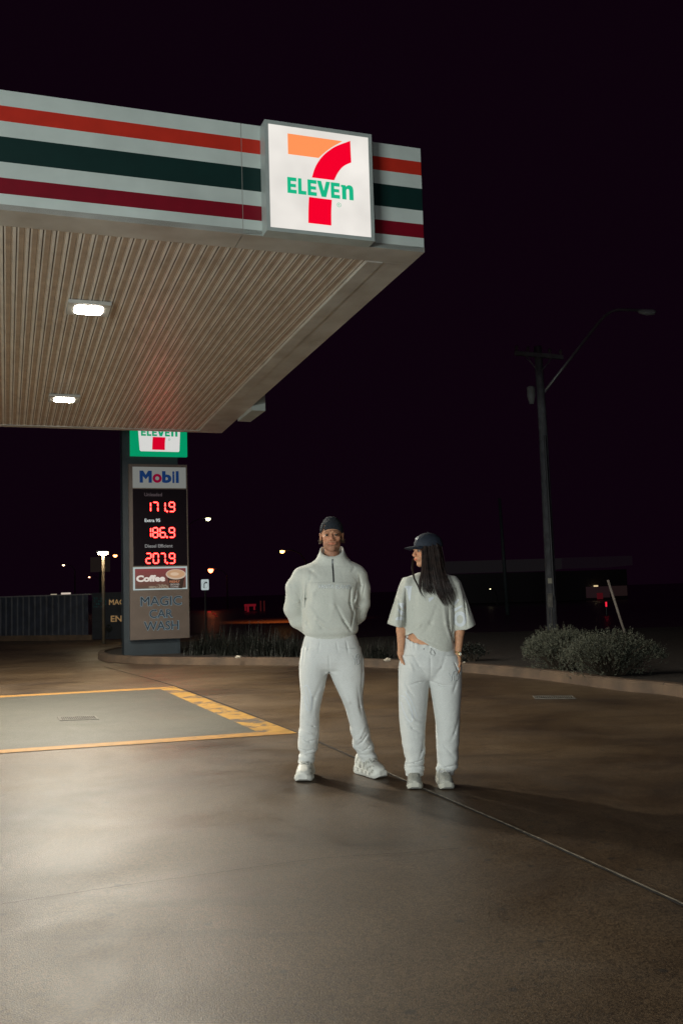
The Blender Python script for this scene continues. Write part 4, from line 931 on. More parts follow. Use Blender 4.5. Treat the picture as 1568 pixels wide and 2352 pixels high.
def head(fld, c, yaw, s=1., fem=False):
    cyw, syw = math.cos(yaw), math.sin(yaw); R = np.array([[cyw, -syw, 0], [syw, cyw, 0], [0, 0, 1.]])   # local -> world
    T = lambda x, y, z: tuple(np.array(c)+R@(np.array([x, y, z])*s))
    E_ = lambda x, y, z, rx, ry, rz, k=.015, mode='u': fld.ell(T(x, y, z), np.array([rx, ry, rz])*s, k, R, mode)
    K_ = lambda a, b, ra, rb, k=.008, mode='u': fld.cone(T(*a), T(*b), ra*s, rb*s, k, 1., mode)
    f_ = .92 if fem else 1.
    E_(0, .018, .035, .072, .094, .085, .02); E_(0, -.028, -.02, .060*f_, .060, .072, .022)
    E_(0, -.034, -.060, .047*f_, .044, .040, .020); E_(0, -.062, -.092, .024*f_, .022, .018, .018)
    for q in (-1, 1):
        E_(q*.043*f_, -.018, -.062, .014, .030, .022, .016)
        E_(q*.043, -.058, -.017, .017, .019, .014, .014)
        K_((q*.010, -.0855, .0225), (q*.043, -.072, .022), .0085 if not fem else .006, .007, .010)
        E_(q*.031, -.095, .002, .0155, .012, .0100, .006, 's')
        E_(q*.0105, -.100, -.031, .0075, .0090, .0068, .005)
        E_(q*.0745, .012, -.004, .007, .018, .028, .005); E_(q*.078, .008, .010, .005, .012, .012, .004)
        K_((q*.018, -.0865, .0092), (q*.031, -.0885, .0108), .0052, .0052, .003); K_((q*.031, -.0885, .0108), (q*.045, -.078, .0080), .0052, .0045, .003)      # upper lid
        K_((q*.018, -.086, -.0065), (q*.031, -.0865, -.0085), .0042, .0045, .003); K_((q*.031, -.0865, -.0085), (q*.044, -.077, -.0055), .0045, .004, .003)     # lower lid
    K_((0, -.087, .012), (0, -.106, -.024), .0068, .0100, .009); E_(0, -.106, -.028, .0090, .0095, .0078, .005)
    E_(0, -.078, -.053, .036, .018, .018, .012)
    for q in (-1, 1):
        K_((0, -.0965, -.0515), (q*.027, -.0885, -.0552), .0040, .0026, .004); K_((0, -.0960, -.0610), (q*.024, -.0885, -.0590), .0048, .0028, .004)
    K_((-.025, -.0975, -.0562), (.025, -.0975, -.0562), .0018, .0018, .002, 's')
    return R, T
def eyes(c, R, s, parent):
    for q in (-1, 1):
        me = bpy.data.meshes.new('eye'); bm = bmesh.new(); bmesh.ops.create_uvsphere(bm, u_segments=20, v_segments=14, radius=.0118*s)
        for m_ in (eyeW, eyeI, eyeP): me.materials.append(m_)
        for v in bm.verts: v.co = Vector((v.co.x, -v.co.z, v.co.y))
        for f in bm.faces:
            a = (-f.calc_center_median().y)/(.0118*s); f.material_index = 2 if a > .93 else 1 if a > .70 else 0; f.smooth = True
        W_ = np.array(c)+R@(np.array([q*.031, -.0795, .0010])*s)
        for v in bm.verts: v.co = Vector(R@np.array(v.co)+W_)
        bm.to_mesh(me); o = bpy.data.objects.new('eye', me); C.objects.link(o); o.parent = parent; o.matrix_parent_inverse = Matrix.Translation(-parent.location)
def face_color(c, R, s, fem, lips, brow, stub):
    def f(V_):
        P = ((V_-np.array(c))@R)/s; x, y, z = P.T; col = np.ones((len(V_), 3)); g = lambda u, m_, w: np.exp(-((u-m_)/w)**2)
        fr_ = (y < -.05)
        L = (y < -.080)*np.clip(1.15-(x/.026)**2-((z+.0570)/.0085)**2, 0, 1); L = np.clip(L*1.6, 0, 1)[:, None]; col = col*(1-L)+np.array(lips)*L
        bz = .0235-.12*np.abs(np.abs(x)-.034); B = fr_*(np.abs(x) > .011)*(np.abs(x) < .049)*g(z, bz, .0048); B = B[:, None]*.9; col = col*(1-B)+np.array(brow)*B
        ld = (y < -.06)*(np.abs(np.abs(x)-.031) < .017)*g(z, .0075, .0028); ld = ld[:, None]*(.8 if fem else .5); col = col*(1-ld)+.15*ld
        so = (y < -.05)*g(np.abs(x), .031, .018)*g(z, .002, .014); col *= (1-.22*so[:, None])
        if stub:
            st_ = np.clip((-.028-z)/.02, 0, 1)*(z > -.16)*(y < .0); st_ = (st_*(1-L[:, 0]))[:, None]; col = col*(1-st_)+col*np.array([.74, .74, .80])*st_
        ck = fr_*g(np.abs(x), .042, .02)*g(z, -.022, .02); col *= 1+ck[:, None]*np.array([.12, -.02, -.03])
        ns = fr_*g(x, 0, .013)*g(z, -.022, .014); col *= 1+ns[:, None]*np.array([.12, -.05, -.05])
        return col
    return f
def hand(fld, wrist, dirv, side, palm_n, s=1., curl=.5):
    """palm, four unequal bent fingers and a thumb on the side of the palm"""
    d = np.array(dirv, float); d /= np.linalg.norm(d); n = np.array(palm_n, float); n -= d*(n@d); n /= np.linalg.norm(n); w = np.cross(d, n)*side
    wr = np.array(wrist, float); pc = wr+d*.05*s
    fld.cone(wr, wr+d*.035*s, .026*s, .026*s, .012); 
    for q in (-.024, -.008, .008, .024): fld.cone(wr+d*.02*s+w*q*.7*s, wr+d*.088*s+w*q*s, .013*s, .0115*s, .008)
    for q, L in ((-.030, .060), (-.010, .074), (.010, .080), (.030, .068)):
        p = wr+d*.09*s+w*q*s; a = curl*.5; segs = [.45, .32, .26]; r0 = .0088*s
        for i, sg_ in enumerate(segs):
            dd = d*math.cos(a)+n*math.sin(a); e = p+dd*L*sg_*s; fld.cone(p, e, r0, r0*.92, .003); p = e; r0 *= .92; a += curl*.75
    p = wr+d*.03*s+w*.028*s; dd = d*.75+w*.6+n*.25; dd /= np.linalg.norm(dd); e = p+dd*.045*s; fld.cone(p, e, .0125*s, .0105*s, .006); fld.cone(e, e+(d*.9+w*.2+n*.35)*.030*s, .010*s, .0085*s, .004)

def shoe(parent, toe, yaw, L, Wd, Hs, style, label=None):
    """sneaker: toe = ground point under the toe tip, yaw 0 = pointing at the viewer"""
    f = np.array([math.sin(yaw), -math.cos(yaw), 0]); r = np.array([math.cos(yaw), math.sin(yaw), 0]); heel = np.array([toe[0], toe[1], 0.])-f*L
    t_ = [0, .04, .12, .25, .40, .55, .68, .80, .90, .965, 1.]
    sw = [.52, .66, .74, .74, .74, .84, .97, 1., .93, .74, .45]; sh_ = [.042, .045, .045, .042, .038, .036, .034, .033, .034, .036, .040]
    uw = [.40, .56, .66, .66, .68, .78, .88, .88, .78, .56, .25]; uh = [.080, .098, .105, .110, .112, .098, .080, .068, .059, .050, .042]
    ts = np.linspace(0, 1, 34); I_ = lambda a: np.interp(ts, t_, a)
    sw, sh2, uw, uh = I_(sw)*Wd/2, I_(sh_)*Hs, I_(uw)*Wd/2, I_(uh)*Hs
    P = lambda a, x, z: heel+f*a*L+r*x+np.array([0, 0, z])
    mb = MB(); n = 14
    prof = [(-.90, .004), (-1.0, .012), (-1.06, .5), (-.99, 1.), (-.6, 1.02), (.6, 1.02), (.99, 1.), (1.06, .5), (1.0, .012), (.90, .004)]
    for i, a in enumerate(ts):
        wob = 1+.02*math.sin(i*1.9)*(1 if style == 'man' else .6)
        lift = max(0, (a-.86)/.14)**2*.018+max(0, (.06-a)/.06)**2*.008
        for x, z in prof: mb.v.append(tuple(P(a, x*sw[i]*wob, (z*sh2[i] if z > .1 else z)+lift*(1 if z < .6 else .3))))
    k = len(prof)
    for i in range(len(ts)-1):
        for j in range(k-1): mb.f.append((i*k+j, i*k+j+1, (i+1)*k+j+1, (i+1)*k+j)); mb.m.append(1 if (j in (2, 6) and (i//3) % 2 == 0 and i < 26) else (0))
        mb.f.append((i*k+k-1, i*k, (i+1)*k, (i+1)*k+k-1)); mb.m.append(1)
    mb.f.append(tuple(range(k))); mb.m.append(0); mb.f.append(tuple((len(ts)-1)*k+j for j in range(k))[::-1]); mb.m.append(0)
    base = thing_part('shoe', parent)
    s_ = mb.build('sole', [sho_w if style == 'man' else sho_c, sho_g], None, False); adopt(s_, base)
    mb = MB(); n = 17
    for i, a in enumerate(ts):
        for j in range(n):
            th = math.pi*j/(n-1); ex = .62 if a > .5 else .55
            x = math.copysign(abs(math.cos(th))**ex, math.cos(th)); z = abs(math.sin(th))**.8
            bul = 1+.03*math.sin(i*.9+j*.7); mb.v.append(tuple(P(a*.97+.012, -x*uw[i]*bul, sh2[i]*.93+z*(uh[i]-sh2[i]*.6))))
    for i in range(len(ts)-1):
        for j in range(n-1):
            mid = abs(j-(n-2)/2)
            if style == 'man': m_ = 1 if (mid < 2.2 and .22 < ts[i] < .70) else (2 if ((i+int(mid*1.4)) % 6 < 2 and mid > 2.5 and .12 < ts[i] < .85) else (3 if (mid > 4.8 and .3 < ts[i] < .6 and i % 5 == 0) else 0))
            else: m_ = 4 if (mid < 3.2 and ts[i] > .45) else (1 if (i % 3 == 0 and mid > 3) else (5 if mid < 2 else 4))
            mb.f.append((i*n+j, (i+1)*n+j, (i+1)*n+j+1, i*n+j+1)); mb.m.append(m_)
    mb.f.append(tuple(range(n))); mb.m.append(0); mb.f.append(tuple((len(ts)-1)*n+j for j in range(n))[::-1]); mb.m.append(0)
    u_ = mb.build('upper', [sho_w if style == 'man' else sho_c, sho_g, sho_m, sho_d, sho_m, sho_c], None, True); adopt(u_, base)
    mb = MB()
    for q in range(6):
        a = .36+q*.055; i = int(a*33); h_ = sh2[i]*.93+(uh[i]-sh2[i]*.6)
        for sgn in (1, -1):
            A_ = P(a, -.024*sgn, h_-.003); B_ = P(a+.04, .024*sgn, h_-.005-.004*q*.6); mb.tube([A_, (A_+B_)/2+[0, 0, .006], B_], .0032, 6)
    l_ = mb.build('laces', sho_w, None, True); adopt(l_, base)
    if style == 'woman':
        mb = MB(); i = int(.66*33); h_ = sh2[i]*.93+(uh[i]-sh2[i]*.6)
        for sgn in (-1, 1): mb.tube([P(.66, .006*sgn, h_+.002), P(.655, .020*sgn, h_), P(.64, .034*sgn, h_-.007)], .0028, 6)
        adopt(mb.build('reflective_trim', retro, None), base)
    return base
def adopt(o, p): o.parent = p; o.matrix_parent_inverse = Matrix.Identity(4)
def thing_part(name, parent):        # a part that only carries sub-parts (world-aligned)
    o = bpy.data.objects.new(name, None); C.objects.link(o); o.empty_display_size = .05; o.parent = parent; o.matrix_parent_inverse = Matrix.Translation(-parent.location); return o

# ------------------------------------------------------------------ the man
YM = 6.93; sM = YM/F
def row(py, L, R_, dy=0., d=.1, Y0=None):
    Y0 = Y0 or YM; p = yp((L+R_)/2, py, Y0); return (p[2], p[0], Y0+dy, (R_-L)/2*Y0/F, d)
def pm(x, y, dy=0.): p = yp(x, y, YM); return np.array([p[0], YM+dy, p[2]])
man = thing('person', 'man in dark beanie and grey half-zip sweatshirt, legs apart, hands behind his back', 'person', (yp(762, 1500, YM)[0], YM, 0))
hc = pm(761.6, 1231, -.005); hs = 1.08
bd_ = Field(pm(640, 1810)[[0, 1, 2]]-[0, .30, -.0], pm(862, 1188)+[0, .34, .0], .004)
bd_.chain([pm(762, 1258, .022), pm(761, 1300, .03)], [.052, .064], .03, 1.)
R_m, T_m = head(bd_, hc, 0., hs)
bd_.loft([row(1296, 725, 800, .02, .08), row(1312, 690, 828, .02, .09), row(1345, 698, 818, .0, .115), row(1400, 706, 812, .0, .11), row(1450, 706, 812, 0, .105), row(1500, 704, 815, 0, .11), row(1535, 704, 818, 0, .10)], .03)
sh = [(pm(690, 1322, .02), pm(679, 1398, .06), pm(716, 1450, .17), 1), (pm(826, 1322, .02), pm(826, 1388, .06), pm(800, 1446, .17), -1)]
for a, e, w, q in sh:
    bd_.chain([a, (a+e)/2, e, w], [.055, .05, .042, .030], .02)
    hand(bd_, w+[q*.012, .012, -.012], (q*.80, .05, -.55), q, (0, -1, 0.0), 1., .5)
lf = gp(697, 1797.5); rf = gp(880, 1789)
bd_.chain([pm(727, 1540), pm(716, 1640, -.02), pm(705, 1745, .02)], [.060, .046, .032], .012); bd_.chain([pm(795, 1540), pm(812, 1640, -.01), pm(840, 1740, .045)], [.060, .046, .032], .012)
bd_.chain([pm(705, 1745, .02), pm(704, 1768, .03), (lf[0], lf[1]+.11, .040)], [.032, .028, .020], .008); bd_.chain([pm(840, 1740, .045), pm(843, 1762, .055), (rf[0]-.06, rf[1]+.09, .040)], [.032, .028, .020], .008)
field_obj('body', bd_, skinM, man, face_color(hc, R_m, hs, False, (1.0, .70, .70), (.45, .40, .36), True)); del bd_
eyes(hc, R_m, hs, man)
# sweatshirt
zr = lambda py: yp(762, py, YM)[2]
sw = Field(pm(640, 1480)-[0, .26, 0], pm(862, 1246)+[0, .34, 0], .005)
sw.loft([row(1288, 722, 800, .03, .085), row(1296, 700, 820, .03, .10), row(1305, 684, 832, .025, .11), row(1318, 678, 834, .02, .125), row(1345, 690, 826, .0, .15), row(1380, 696, 820, 0, .155), row(1420, 694, 820, 0, .16), row(1440, 694, 822, 0, .160), row(1452, 697, 820, 0, .152), row(1458, 702, 815, 0, .138), row(1461, 704, 813, 0, .128), row(1468.5, 705, 812, 0, .127)], .03, 2.3, cut=lambda X, Y, Z: zr(1459.5)-.022*np.sqrt(np.clip(1-((X-hc[0])/.19)**2, 0, 1))-Z)
sw.chain([pm(694, 1326, .02), pm(679, 1350, .03), pm(672, 1398, .06), pm(684, 1425, .09), pm(712, 1452, .15)], [.078, .070, .066, .060, .048], .02)
sw.chain([pm(820, 1326, .02), pm(828, 1350, .03), pm(829, 1386, .06), pm(822, 1412, .09), pm(798, 1446, .15)], [.078, .068, .066, .058, .046], .02)
for a, b in ((pm(712, 1452, .15), pm(720, 1457, .17)), (pm(798, 1446, .15), pm(792, 1451, .17))): sw.cone(a, b, .042, .036, .008)
# collar
sw.loft([row(1253, 735, 788.5, .01, .083), row(1265, 734, 790, .012, .088), row(1280, 727, 797, .018, .098), row(1297, 712, 812, .028, .105)], .012, 2.1)
def collar_cut(X, Y, Z):
    t = np.clip((Y-(YM-.080))/.13, 0, 1); zc = zr(1283.5)+(zr(1254)-zr(1283.5))*t**.8; return np.where(np.abs(X-hc[0]) < .13, Z-zc, -1.)
sw.op(collar_cut, (hc[0]-.13, YM-.3, zr(1287)), (hc[0]+.13, YM+.3, 9), .001, 'x')
sw.loft([row(1240, 738.5, 785, .010, .073), row(1265, 738, 786, .012, .077), row(1290, 736, 788, .02, .080)], .006, 2.1, 's')
waves(sw, zr(1462), zr(1310), .0055, 24, 3, (.5, .2, .8)); waves(sw, zr(1450), zr(1330), .003, 55, 33, (.7, .2, .5))
creases(sw, [([(706, 1335), (703, 1375), (701, 1404)], 13, 7), ([(697, 1405), (706, 1430), (716, 1448)], 5, 9), ([(824, 1322), (829, 1345), (822, 1378)], 9, 7), ([(806, 1350), (803, 1385), (812, 1412)], 12, 7), ([(813, 1400), (806, 1440)], 8, 6),
    ([(838, 1340), (832, 1372)], 6, 5), ([(673, 1345), (690, 1380), (697, 1398)], 6, 6), ([(664, 1398), (680, 1392), (697, 1400)], 7, 6), ([(668, 1375), (685, 1384), (698, 1388)], -5, 8),
    ([(712, 1400), (740, 1440), (775, 1452)], 6, 13), ([(705, 1385), (728, 1420), (760, 1440)], -5, 14), ([(770, 1385), (790, 1425), (805, 1448)], 7, 10), ([(762, 1345), (766, 1390), (758, 1425)], -4, 22), ([(786, 1418), (800, 1440), (806, 1449)], 7, 7),
    ([(735, 1335), (720, 1365), (715, 1395)], -4, 16), ([(716, 1322), (708, 1350)], 4, 10), ([(842, 1385), (826, 1392), (818, 1388)], 7, 5), ([(845, 1400), (830, 1404), (818, 1396)], 6, 5), ([(828, 1350), (818, 1378), (814, 1386)], -6, 7), ([(820, 1345), (814, 1372), (812, 1380)], 7, 5),
    ([(813, 1392), (826, 1410), (832, 1428)], 10, 5), ([(700, 1300), (716, 1312), (735, 1330)], 4, 14), ([(815, 1300), (806, 1316)], 4, 12), ([(666, 1330), (676, 1372)], 4, 9)], YM)
# gathered waistband: soft puckers above the hem
def puck(X, Y, Z):
    w = np.clip((Z-zr(1468))/.01, 0, 1)*np.clip((zr(1450)-Z)/.05, 0, 1); return .0014*np.sin(X*150+3*np.sin(X*40))*w
sw.op(puck, (-3, 5, zr(1470)), (3, 9, zr(1440)), .001, '+')
swo = field_obj('sweatshirt', sw, fleece, man, relax=1); B_ = bvh_of(swo); del sw
P_, F_ = ribbon([(763.4, 1284), (763.6, 1300), (765, 1318), (765.8, 1337.5)], 3.2); drape('zip', P_, F_, B_, zipm, swo, .004, Y0=YM)
P_, F_ = ribbon([(763.6, 1287.5), (763.7, 1294)], 1.4); drape('zip_pull', P_, F_, B_, M['metal'], swo, .008, Y0=YM)
P_, F_ = ribbon([(703, 1339.5), (735, 1337.6), (765, 1337), (800, 1338.5), (812, 1340.5)], .55); drape('yoke_seam', P_, F_, B_, mat('seam_shade', (.36, .36, .32), .9), swo, .001, Y0=YM)
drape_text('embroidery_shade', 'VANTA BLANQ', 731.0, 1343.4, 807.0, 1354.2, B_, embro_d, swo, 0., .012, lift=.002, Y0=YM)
drape_text('embroidery', 'VANTA BLANQ', 730.4, 1342.8, 806.4, 1353.6, B_, embro, swo, 0., .012, lift=.004, Y0=YM)
# trousers
tr = Field(pm(672, 1775)-[0, .26, 0], pm(880, 1440)+[0, .26, 0], .005)
tr.loft([row(1447, 704, 812, .0, .115), row(1475, 696, 822, .0, .13), row(1500, 692.5, 829, .0, .14), row(1520, 690.5, 833, 0, .135), row(1533, 694, 829, 0, .115), row(1545, 702, 818, 0, .08)], .02, 2.3)
lg = [(1490, 694, 760, 0, .12), (1515, 690.5, 759, 0, .132), (1530, 689, 757.5, 0, .13), (1548, 688, 753, 0, .122), (1579, 689.5, 746.5, -.01, .105), (1594, 691, 741, -.015, .10), (1626, 691, 735.5, -.02, .095), (1673, 687, 732.5, .0, .092), (1704, 683.5, 731, .01, .088), (1722, 684.5, 728, .015, .085), (1731, 692, 722, .02, .070), (1737, 682.5, 724.5, .02, .082), (1743, 686, 723, .022, .074), (1753, 684, 721, .022, .066)]
rg = [(1490, 762, 826, 0, .12), (1515, 759, 833, 0, .132), (1530, 757.5, 835, 0, .13), (1548, 758.5, 836.5, 0, .122), (1563, 764, 836.5, 0, .11), (1604, 784, 833, -.01, .10), (1626, 793, 835, -.01, .095), (1660, 802, 843.5, -.0, .092), (1698, 809, 851, .02, .088), (1718, 810, 859, .035, .085), (1728, 820, 860, .04, .074), (1737, 821, 865, .045, .076), (1744, 826, 867, .048, .068), (1751, 828, 867, .05, .064)]
tr.loft([row(*a) for a in lg], .022, 2.15); tr.loft([row(*a) for a in rg], .022, 2.15)
waves(tr, zr(1745), zr(1660), .006, 60, 5, (.3, 0, 1)); waves(tr, zr(1700), zr(1480), .004, 26, 6, (.8, .2, .4)); waves(tr, zr(1752), zr(1712), .004, 120, 7, (.2, .1, 1))
creases(tr, [([(740, 1538), (756, 1541), (774, 1540)], 6, 8), ([(756, 1500), (757, 1540)], 4, 5), ([(820, 1575), (826, 1620), (831, 1640)], 5, 8), ([(830, 1480), (832, 1540), (829, 1590)], 8, 4), ([(700, 1650), (720, 1664), (730, 1668)], 6, 7), ([(690, 1690), (712, 1700), (728, 1696)], 7, 6),
    ([(705, 1676), (722, 1685)], -6, 8), ([(846, 1680), (832, 1700), (818, 1712)], 8, 6), ([(838, 1665), (826, 1690), (815, 1700)], -6, 8), ([(852, 1706), (838, 1722), (824, 1726)], 8, 5), ([(740, 1560), (722, 1600), (716, 1640)], 4, 12), ([(778, 1560), (800, 1610), (815, 1650)], -5, 14),
    ([(700, 1480), (696, 1530)], 5, 5), ([(735, 1472), (732, 1496)], 4, 5), ([(773, 1472), (776, 1494)], 4, 5), ([(795, 1472), (800, 1500)], 4, 6), ([(712, 1472), (706, 1505)], 4, 6), ([(686, 1716), (704, 1722), (726, 1718)], 9, 4), ([(690, 1733), (706, 1731), (722, 1729)], 8, 3.5), ([(814, 1716), (835, 1722), (858, 1716)], 8, 4), ([(822, 1731), (842, 1733), (862, 1727)], 7, 4)], YM)
tro = field_obj('trousers', tr, fleece_p, man, relax=1); B_ = bvh_of(tro); del tr
def logo_kb(x0, y0, w, h, bvh, par, Y0):
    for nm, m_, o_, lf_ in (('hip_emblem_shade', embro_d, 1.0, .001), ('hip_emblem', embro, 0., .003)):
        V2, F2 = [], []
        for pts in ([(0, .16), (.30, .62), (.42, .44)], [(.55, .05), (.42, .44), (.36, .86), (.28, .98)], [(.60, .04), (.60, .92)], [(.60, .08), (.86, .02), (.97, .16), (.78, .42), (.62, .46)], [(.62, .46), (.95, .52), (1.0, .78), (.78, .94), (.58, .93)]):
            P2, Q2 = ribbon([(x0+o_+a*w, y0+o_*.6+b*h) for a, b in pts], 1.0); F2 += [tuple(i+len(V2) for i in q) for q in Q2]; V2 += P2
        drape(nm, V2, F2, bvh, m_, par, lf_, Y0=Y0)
logo_kb(808, 1501, 17, 26, B_, tro, YM)
P_, F_ = ribbon([(697, 1578), (705, 1574), (712, 1590), (716, 1612), (714, 1628), (707, 1632), (701, 1616), (698, 1598)], 2.6); drape('leg_print', P_, F_, B_, printm, tro, .002, Y0=YM)
P_, F_ = ribbon([(701, 1584), (705, 1600), (709, 1618)], 1.6); drape('leg_print', P_, F_, B_, printm, tro, .002, Y0=YM)
shoe(man, (lf[0]-.005, lf[1]+.0), -.10, .315, .132, 1.25, 'man'); shoe(man, (rf[0]+.0, rf[1]), .60, .315, .130, 1.25, 'man')
# beanie
bn = Field(hc+[-.12, -.15, -.07], hc+[.12, .17, .17], .003)
bn.ell(T_m(0, .018, .040), np.array([.079, .101, .087])*hs, .01); bn.ell(T_m(-.004, .02, .112), (.038, .045, .015), .03)
bn.ell(T_m(0, .016, .030), np.array([.0735, .095, .080])*hs, .004, None, 's')
def bcut(X, Y, Z): y = (Y-hc[1])/hs; return (hc[2]+(.010-.40*y)*hs)-Z
bn.op(bcut, hc-.3, hc+.3, .001, 'x')
def rib(X, Y, Z): a = np.arctan2(Y-hc[1]-.02, X-hc[0]); return .0009*np.sin(a*70)
bn.op(rib, hc-.3, hc+.3, .001, '+')
creases_b = [([(738, 1222), (745, 1208), (757, 1200)], 4, 3), ([(737, 1228), (747, 1214)], 3, 3)]
creases(bn, creases_b, YM); field_obj('beanie', bn, beanM, man); del bn
mb = MB()
for q in (-1, 1):
    for k in range(34):
        r = np.random.default_rng(900+k+q*100); p = np.array([q*r.uniform(.060, .074), r.uniform(.022, .055), r.uniform(-.034, -.006)]); pts = []; ph = r.uniform(0, 6.28); rd = r.uniform(.003, .007)
        for i in range(9): a = ph+i*.9; pts.append(T_m(*(p+np.array([q*(.002*i)+rd*math.cos(a), rd*math.sin(a)*.8, -.0022*i+rd*.7*math.sin(a*1.1)]))))
        mb.tube(pts, [.0014]*8+[.0005], 4)
mb.build('hair', blondM, man, True)

# ------------------------------------------------------------------ the woman
YW = 6.55
def rw(py, L, R_, dy=0., d=.1): return row(py, L, R_, dy, d, YW)
def pw(x, y, dy=0.): p = yp(x, y, YW); return np.array([p[0], YW+dy, p[2]])
zw = lambda py, px=985: yp(px, py, YW)[2]
wom = thing('person', 'long-haired woman in navy cap and cropped grey tee, looking aside, hands in pockets', 'person', (yp(985, 1500, YW)[0], YW, 0))
wc = pw(980.5, 1266, -.01); ws = .985; yaw = -math.radians(68)
wb = Field(pw(880, 1830)-[0, .30, 0], pw(1100, 1222)+[0, .25, 0], .004)
wb.chain([pw(984, 1290, .02), pw(988, 1325, .03)], [.046, .052], .03)
R_w, T_w = head(wb, wc, yaw, ws, True)
wb.loft([rw(1318, 965, 1010, .02, .055), rw(1334, 935, 1040, .02, .07), rw(1370, 945, 1030, .0, .09), rw(1420, 950, 1026, .0, .085), rw(1458, 937, 1036, .0, .092), rw(1480, 935, 1038, 0, .099), rw(1530, 928, 1046, 0, .10), rw(1555, 930, 1044, 0, .09)], .03)
for a, e, w_, hd, q in ((pw(936, 1342, .01), pw(922, 1420, .02), pw(919.5, 1500, -.02), (.22, -.12, -1.), 1), (pw(1042, 1342, .01), pw(1056.5, 1420, .02), pw(1050, 1504, -.04), (-.05, -.10, -1.), -1)):
    m1 = e+(w_-e)*.35+[0, -.004, 0]
    wb.chain([a, e, m1, w_], [.042, .034, .033 if q > 0 else .034, .020], .015); hand(wb, w_, hd, q, (.3*q, -.1, 0.), .86, .35)
la = gp(953, 1815.5); ra = gp(1028.5, 1815.5)
wb.chain([pw(950, 1550), pw(949, 1650), pw(951, 1770, .01)], [.068, .05, .034], .03); wb.chain([pw(1022, 1550), pw(1028, 1650), pw(1024, 1770, .01)], [.068, .05, .034], .03)
wb.chain([pw(951, 1770, .01), (la[0], la[1]+.08, .04)], [.030, .020], .008); wb.chain([pw(1024, 1770, .01), (ra[0], ra[1]+.08, .04)], [.030, .020], .008)
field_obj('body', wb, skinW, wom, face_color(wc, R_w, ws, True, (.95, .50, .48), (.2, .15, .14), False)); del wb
eyes(wc, R_w, ws, wom)
# tee shirt: hem runs from high on the left to low on the right
ts = Field(pw(875, 1515)-[0, .26, 0], pw(1108, 1300)+[0, .26, 0], .005)
hx = [925, 932, 940, 947, 953, 959, 970, 984, 998, 1012, 1031, 1040, 1048]; hy = [1462, 1462, 1457.5, 1453.5, 1459, 1467.5, 1473, 1481.5, 1488.5, 1495.5, 1499, 1496, 1490]
hX = [yp(a, b, YW-.1)[0]*YW/(YW-.1) for a, b in zip(hx, hy)]; hZ = [yp(a, b, YW-.11)[2] for a, b in zip(hx, hy)]
hemf = lambda X, Y, Z: np.interp(X, [h*(YW-.11)/YW for h in hX], hZ)-Z
ts.loft([rw(1314, 962, 1014, .03, .06), rw(1320, 944, 1028, .03, .07), rw(1328, 930, 1048, .025, .08), rw(1345, 926, 1050, .01, .10), rw(1380, 927, 1044, 0, .12), rw(1420, 928, 1043, 0, .125), rw(1450, 930, 1043, 0, .125), rw(1480, 932, 1043, 0, .128), rw(1503, 940, 1042, 0, .12)], .02, 2.2, cut=hemf)
ts.loft([rw(1326, 926, 952, .02, .06), rw(1340, 918, 948, .015, .085), rw(1356, 912, 942, .015, .09), rw(1388, 902.5, 934, .01, .10), rw(1415, 895, 930, .01, .105), rw(1440, 888, 928, .01, .11)], .02, 2.1,
        cut=lambda X, Y, Z: np.interp(X, [yp(886, 1430, YW)[0], yp(912, 1439, YW)[0], yp(930, 1441, YW)[0]], [zw(1430.5, 886), zw(1439, 912), zw(1441, 930)])-Z)
ts.loft([rw(1324, 1020, 1046, .02, .06), rw(1338, 1026, 1058, .015, .085), rw(1352, 1032, 1063, .015, .09), rw(1376, 1037, 1071.5, .01, .10), rw(1410, 1042, 1084, .01, .108), rw(1447, 1044, 1096, .01, .11)], .02, 2.1,
        cut=lambda X, Y, Z: np.interp(X, [yp(1044, 1447, YW)[0], yp(1067, 1445.5, YW)[0], yp(1096, 1433, YW)[0]], [zw(1447.5, 1044), zw(1445.5, 1067), zw(1433, 1096)])-Z)
# openings: sleeves and hem are hollow
ts.loft([rw(1422, 905, 921, .01, .07), rw(1450, 897, 922, .01, .085)], .006, 2.1, 's'); ts.loft([rw(1426, 1054, 1074, .01, .07), rw(1458, 1054, 1084, .01, .085)], .006, 2.1, 's')
ts.loft([rw(1474, 950, 1028, 0, .098), rw(1510, 950, 1030, 0, .102)], .006, 2.2, 's')
waves(ts, zw(1490), zw(1330), .004, 24, 11, (.9, .2, .4))
creases(ts, [([(930, 1352), (929, 1395), (930, 1436)], 12, 6), ([(1043, 1350), (1039, 1395), (1040, 1440)], 12, 6), ([(1026, 1390), (1028, 1440), (1044, 1488)], 9, 7), ([(1014, 1380), (1020, 1430), (1036, 1480)], -5, 12), ([(938, 1458), (960, 1435), (975, 1415)], -4, 12), ([(968, 1455), (985, 1430), (1000, 1390)], 5, 14),
    ([(1055, 1340), (1066, 1370), (1076, 1410)], 9, 6), ([(1060, 1350), (1064, 1390), (1068, 1440)], 7, 6), ([(1040, 1420), (1036, 1460), (1045, 1485)], 8, 5), ([(912, 1360), (918, 1400), (915, 1432)], 5, 8), ([(926, 1335), (918, 1355)], 4, 8), ([(952, 1352), (948, 1400), (944, 1440)], 4, 12), ([(946, 1456), (975, 1468), (1005, 1482)], 3, 6)], YW)
tso = field_obj('tee_shirt', ts, fleece_w, wom, relax=1); B_ = bvh_of(tso); del ts
def zq(x, y): return (1150+x/5.6)*.7656, (1700+y/5.6)*.7656
def patch(polys, sub=.007):
    for q in polys: drape('print', [zq(*p) for p in q], [tuple(range(len(q)))], B_, printm, tso, .002, Y0=YW)
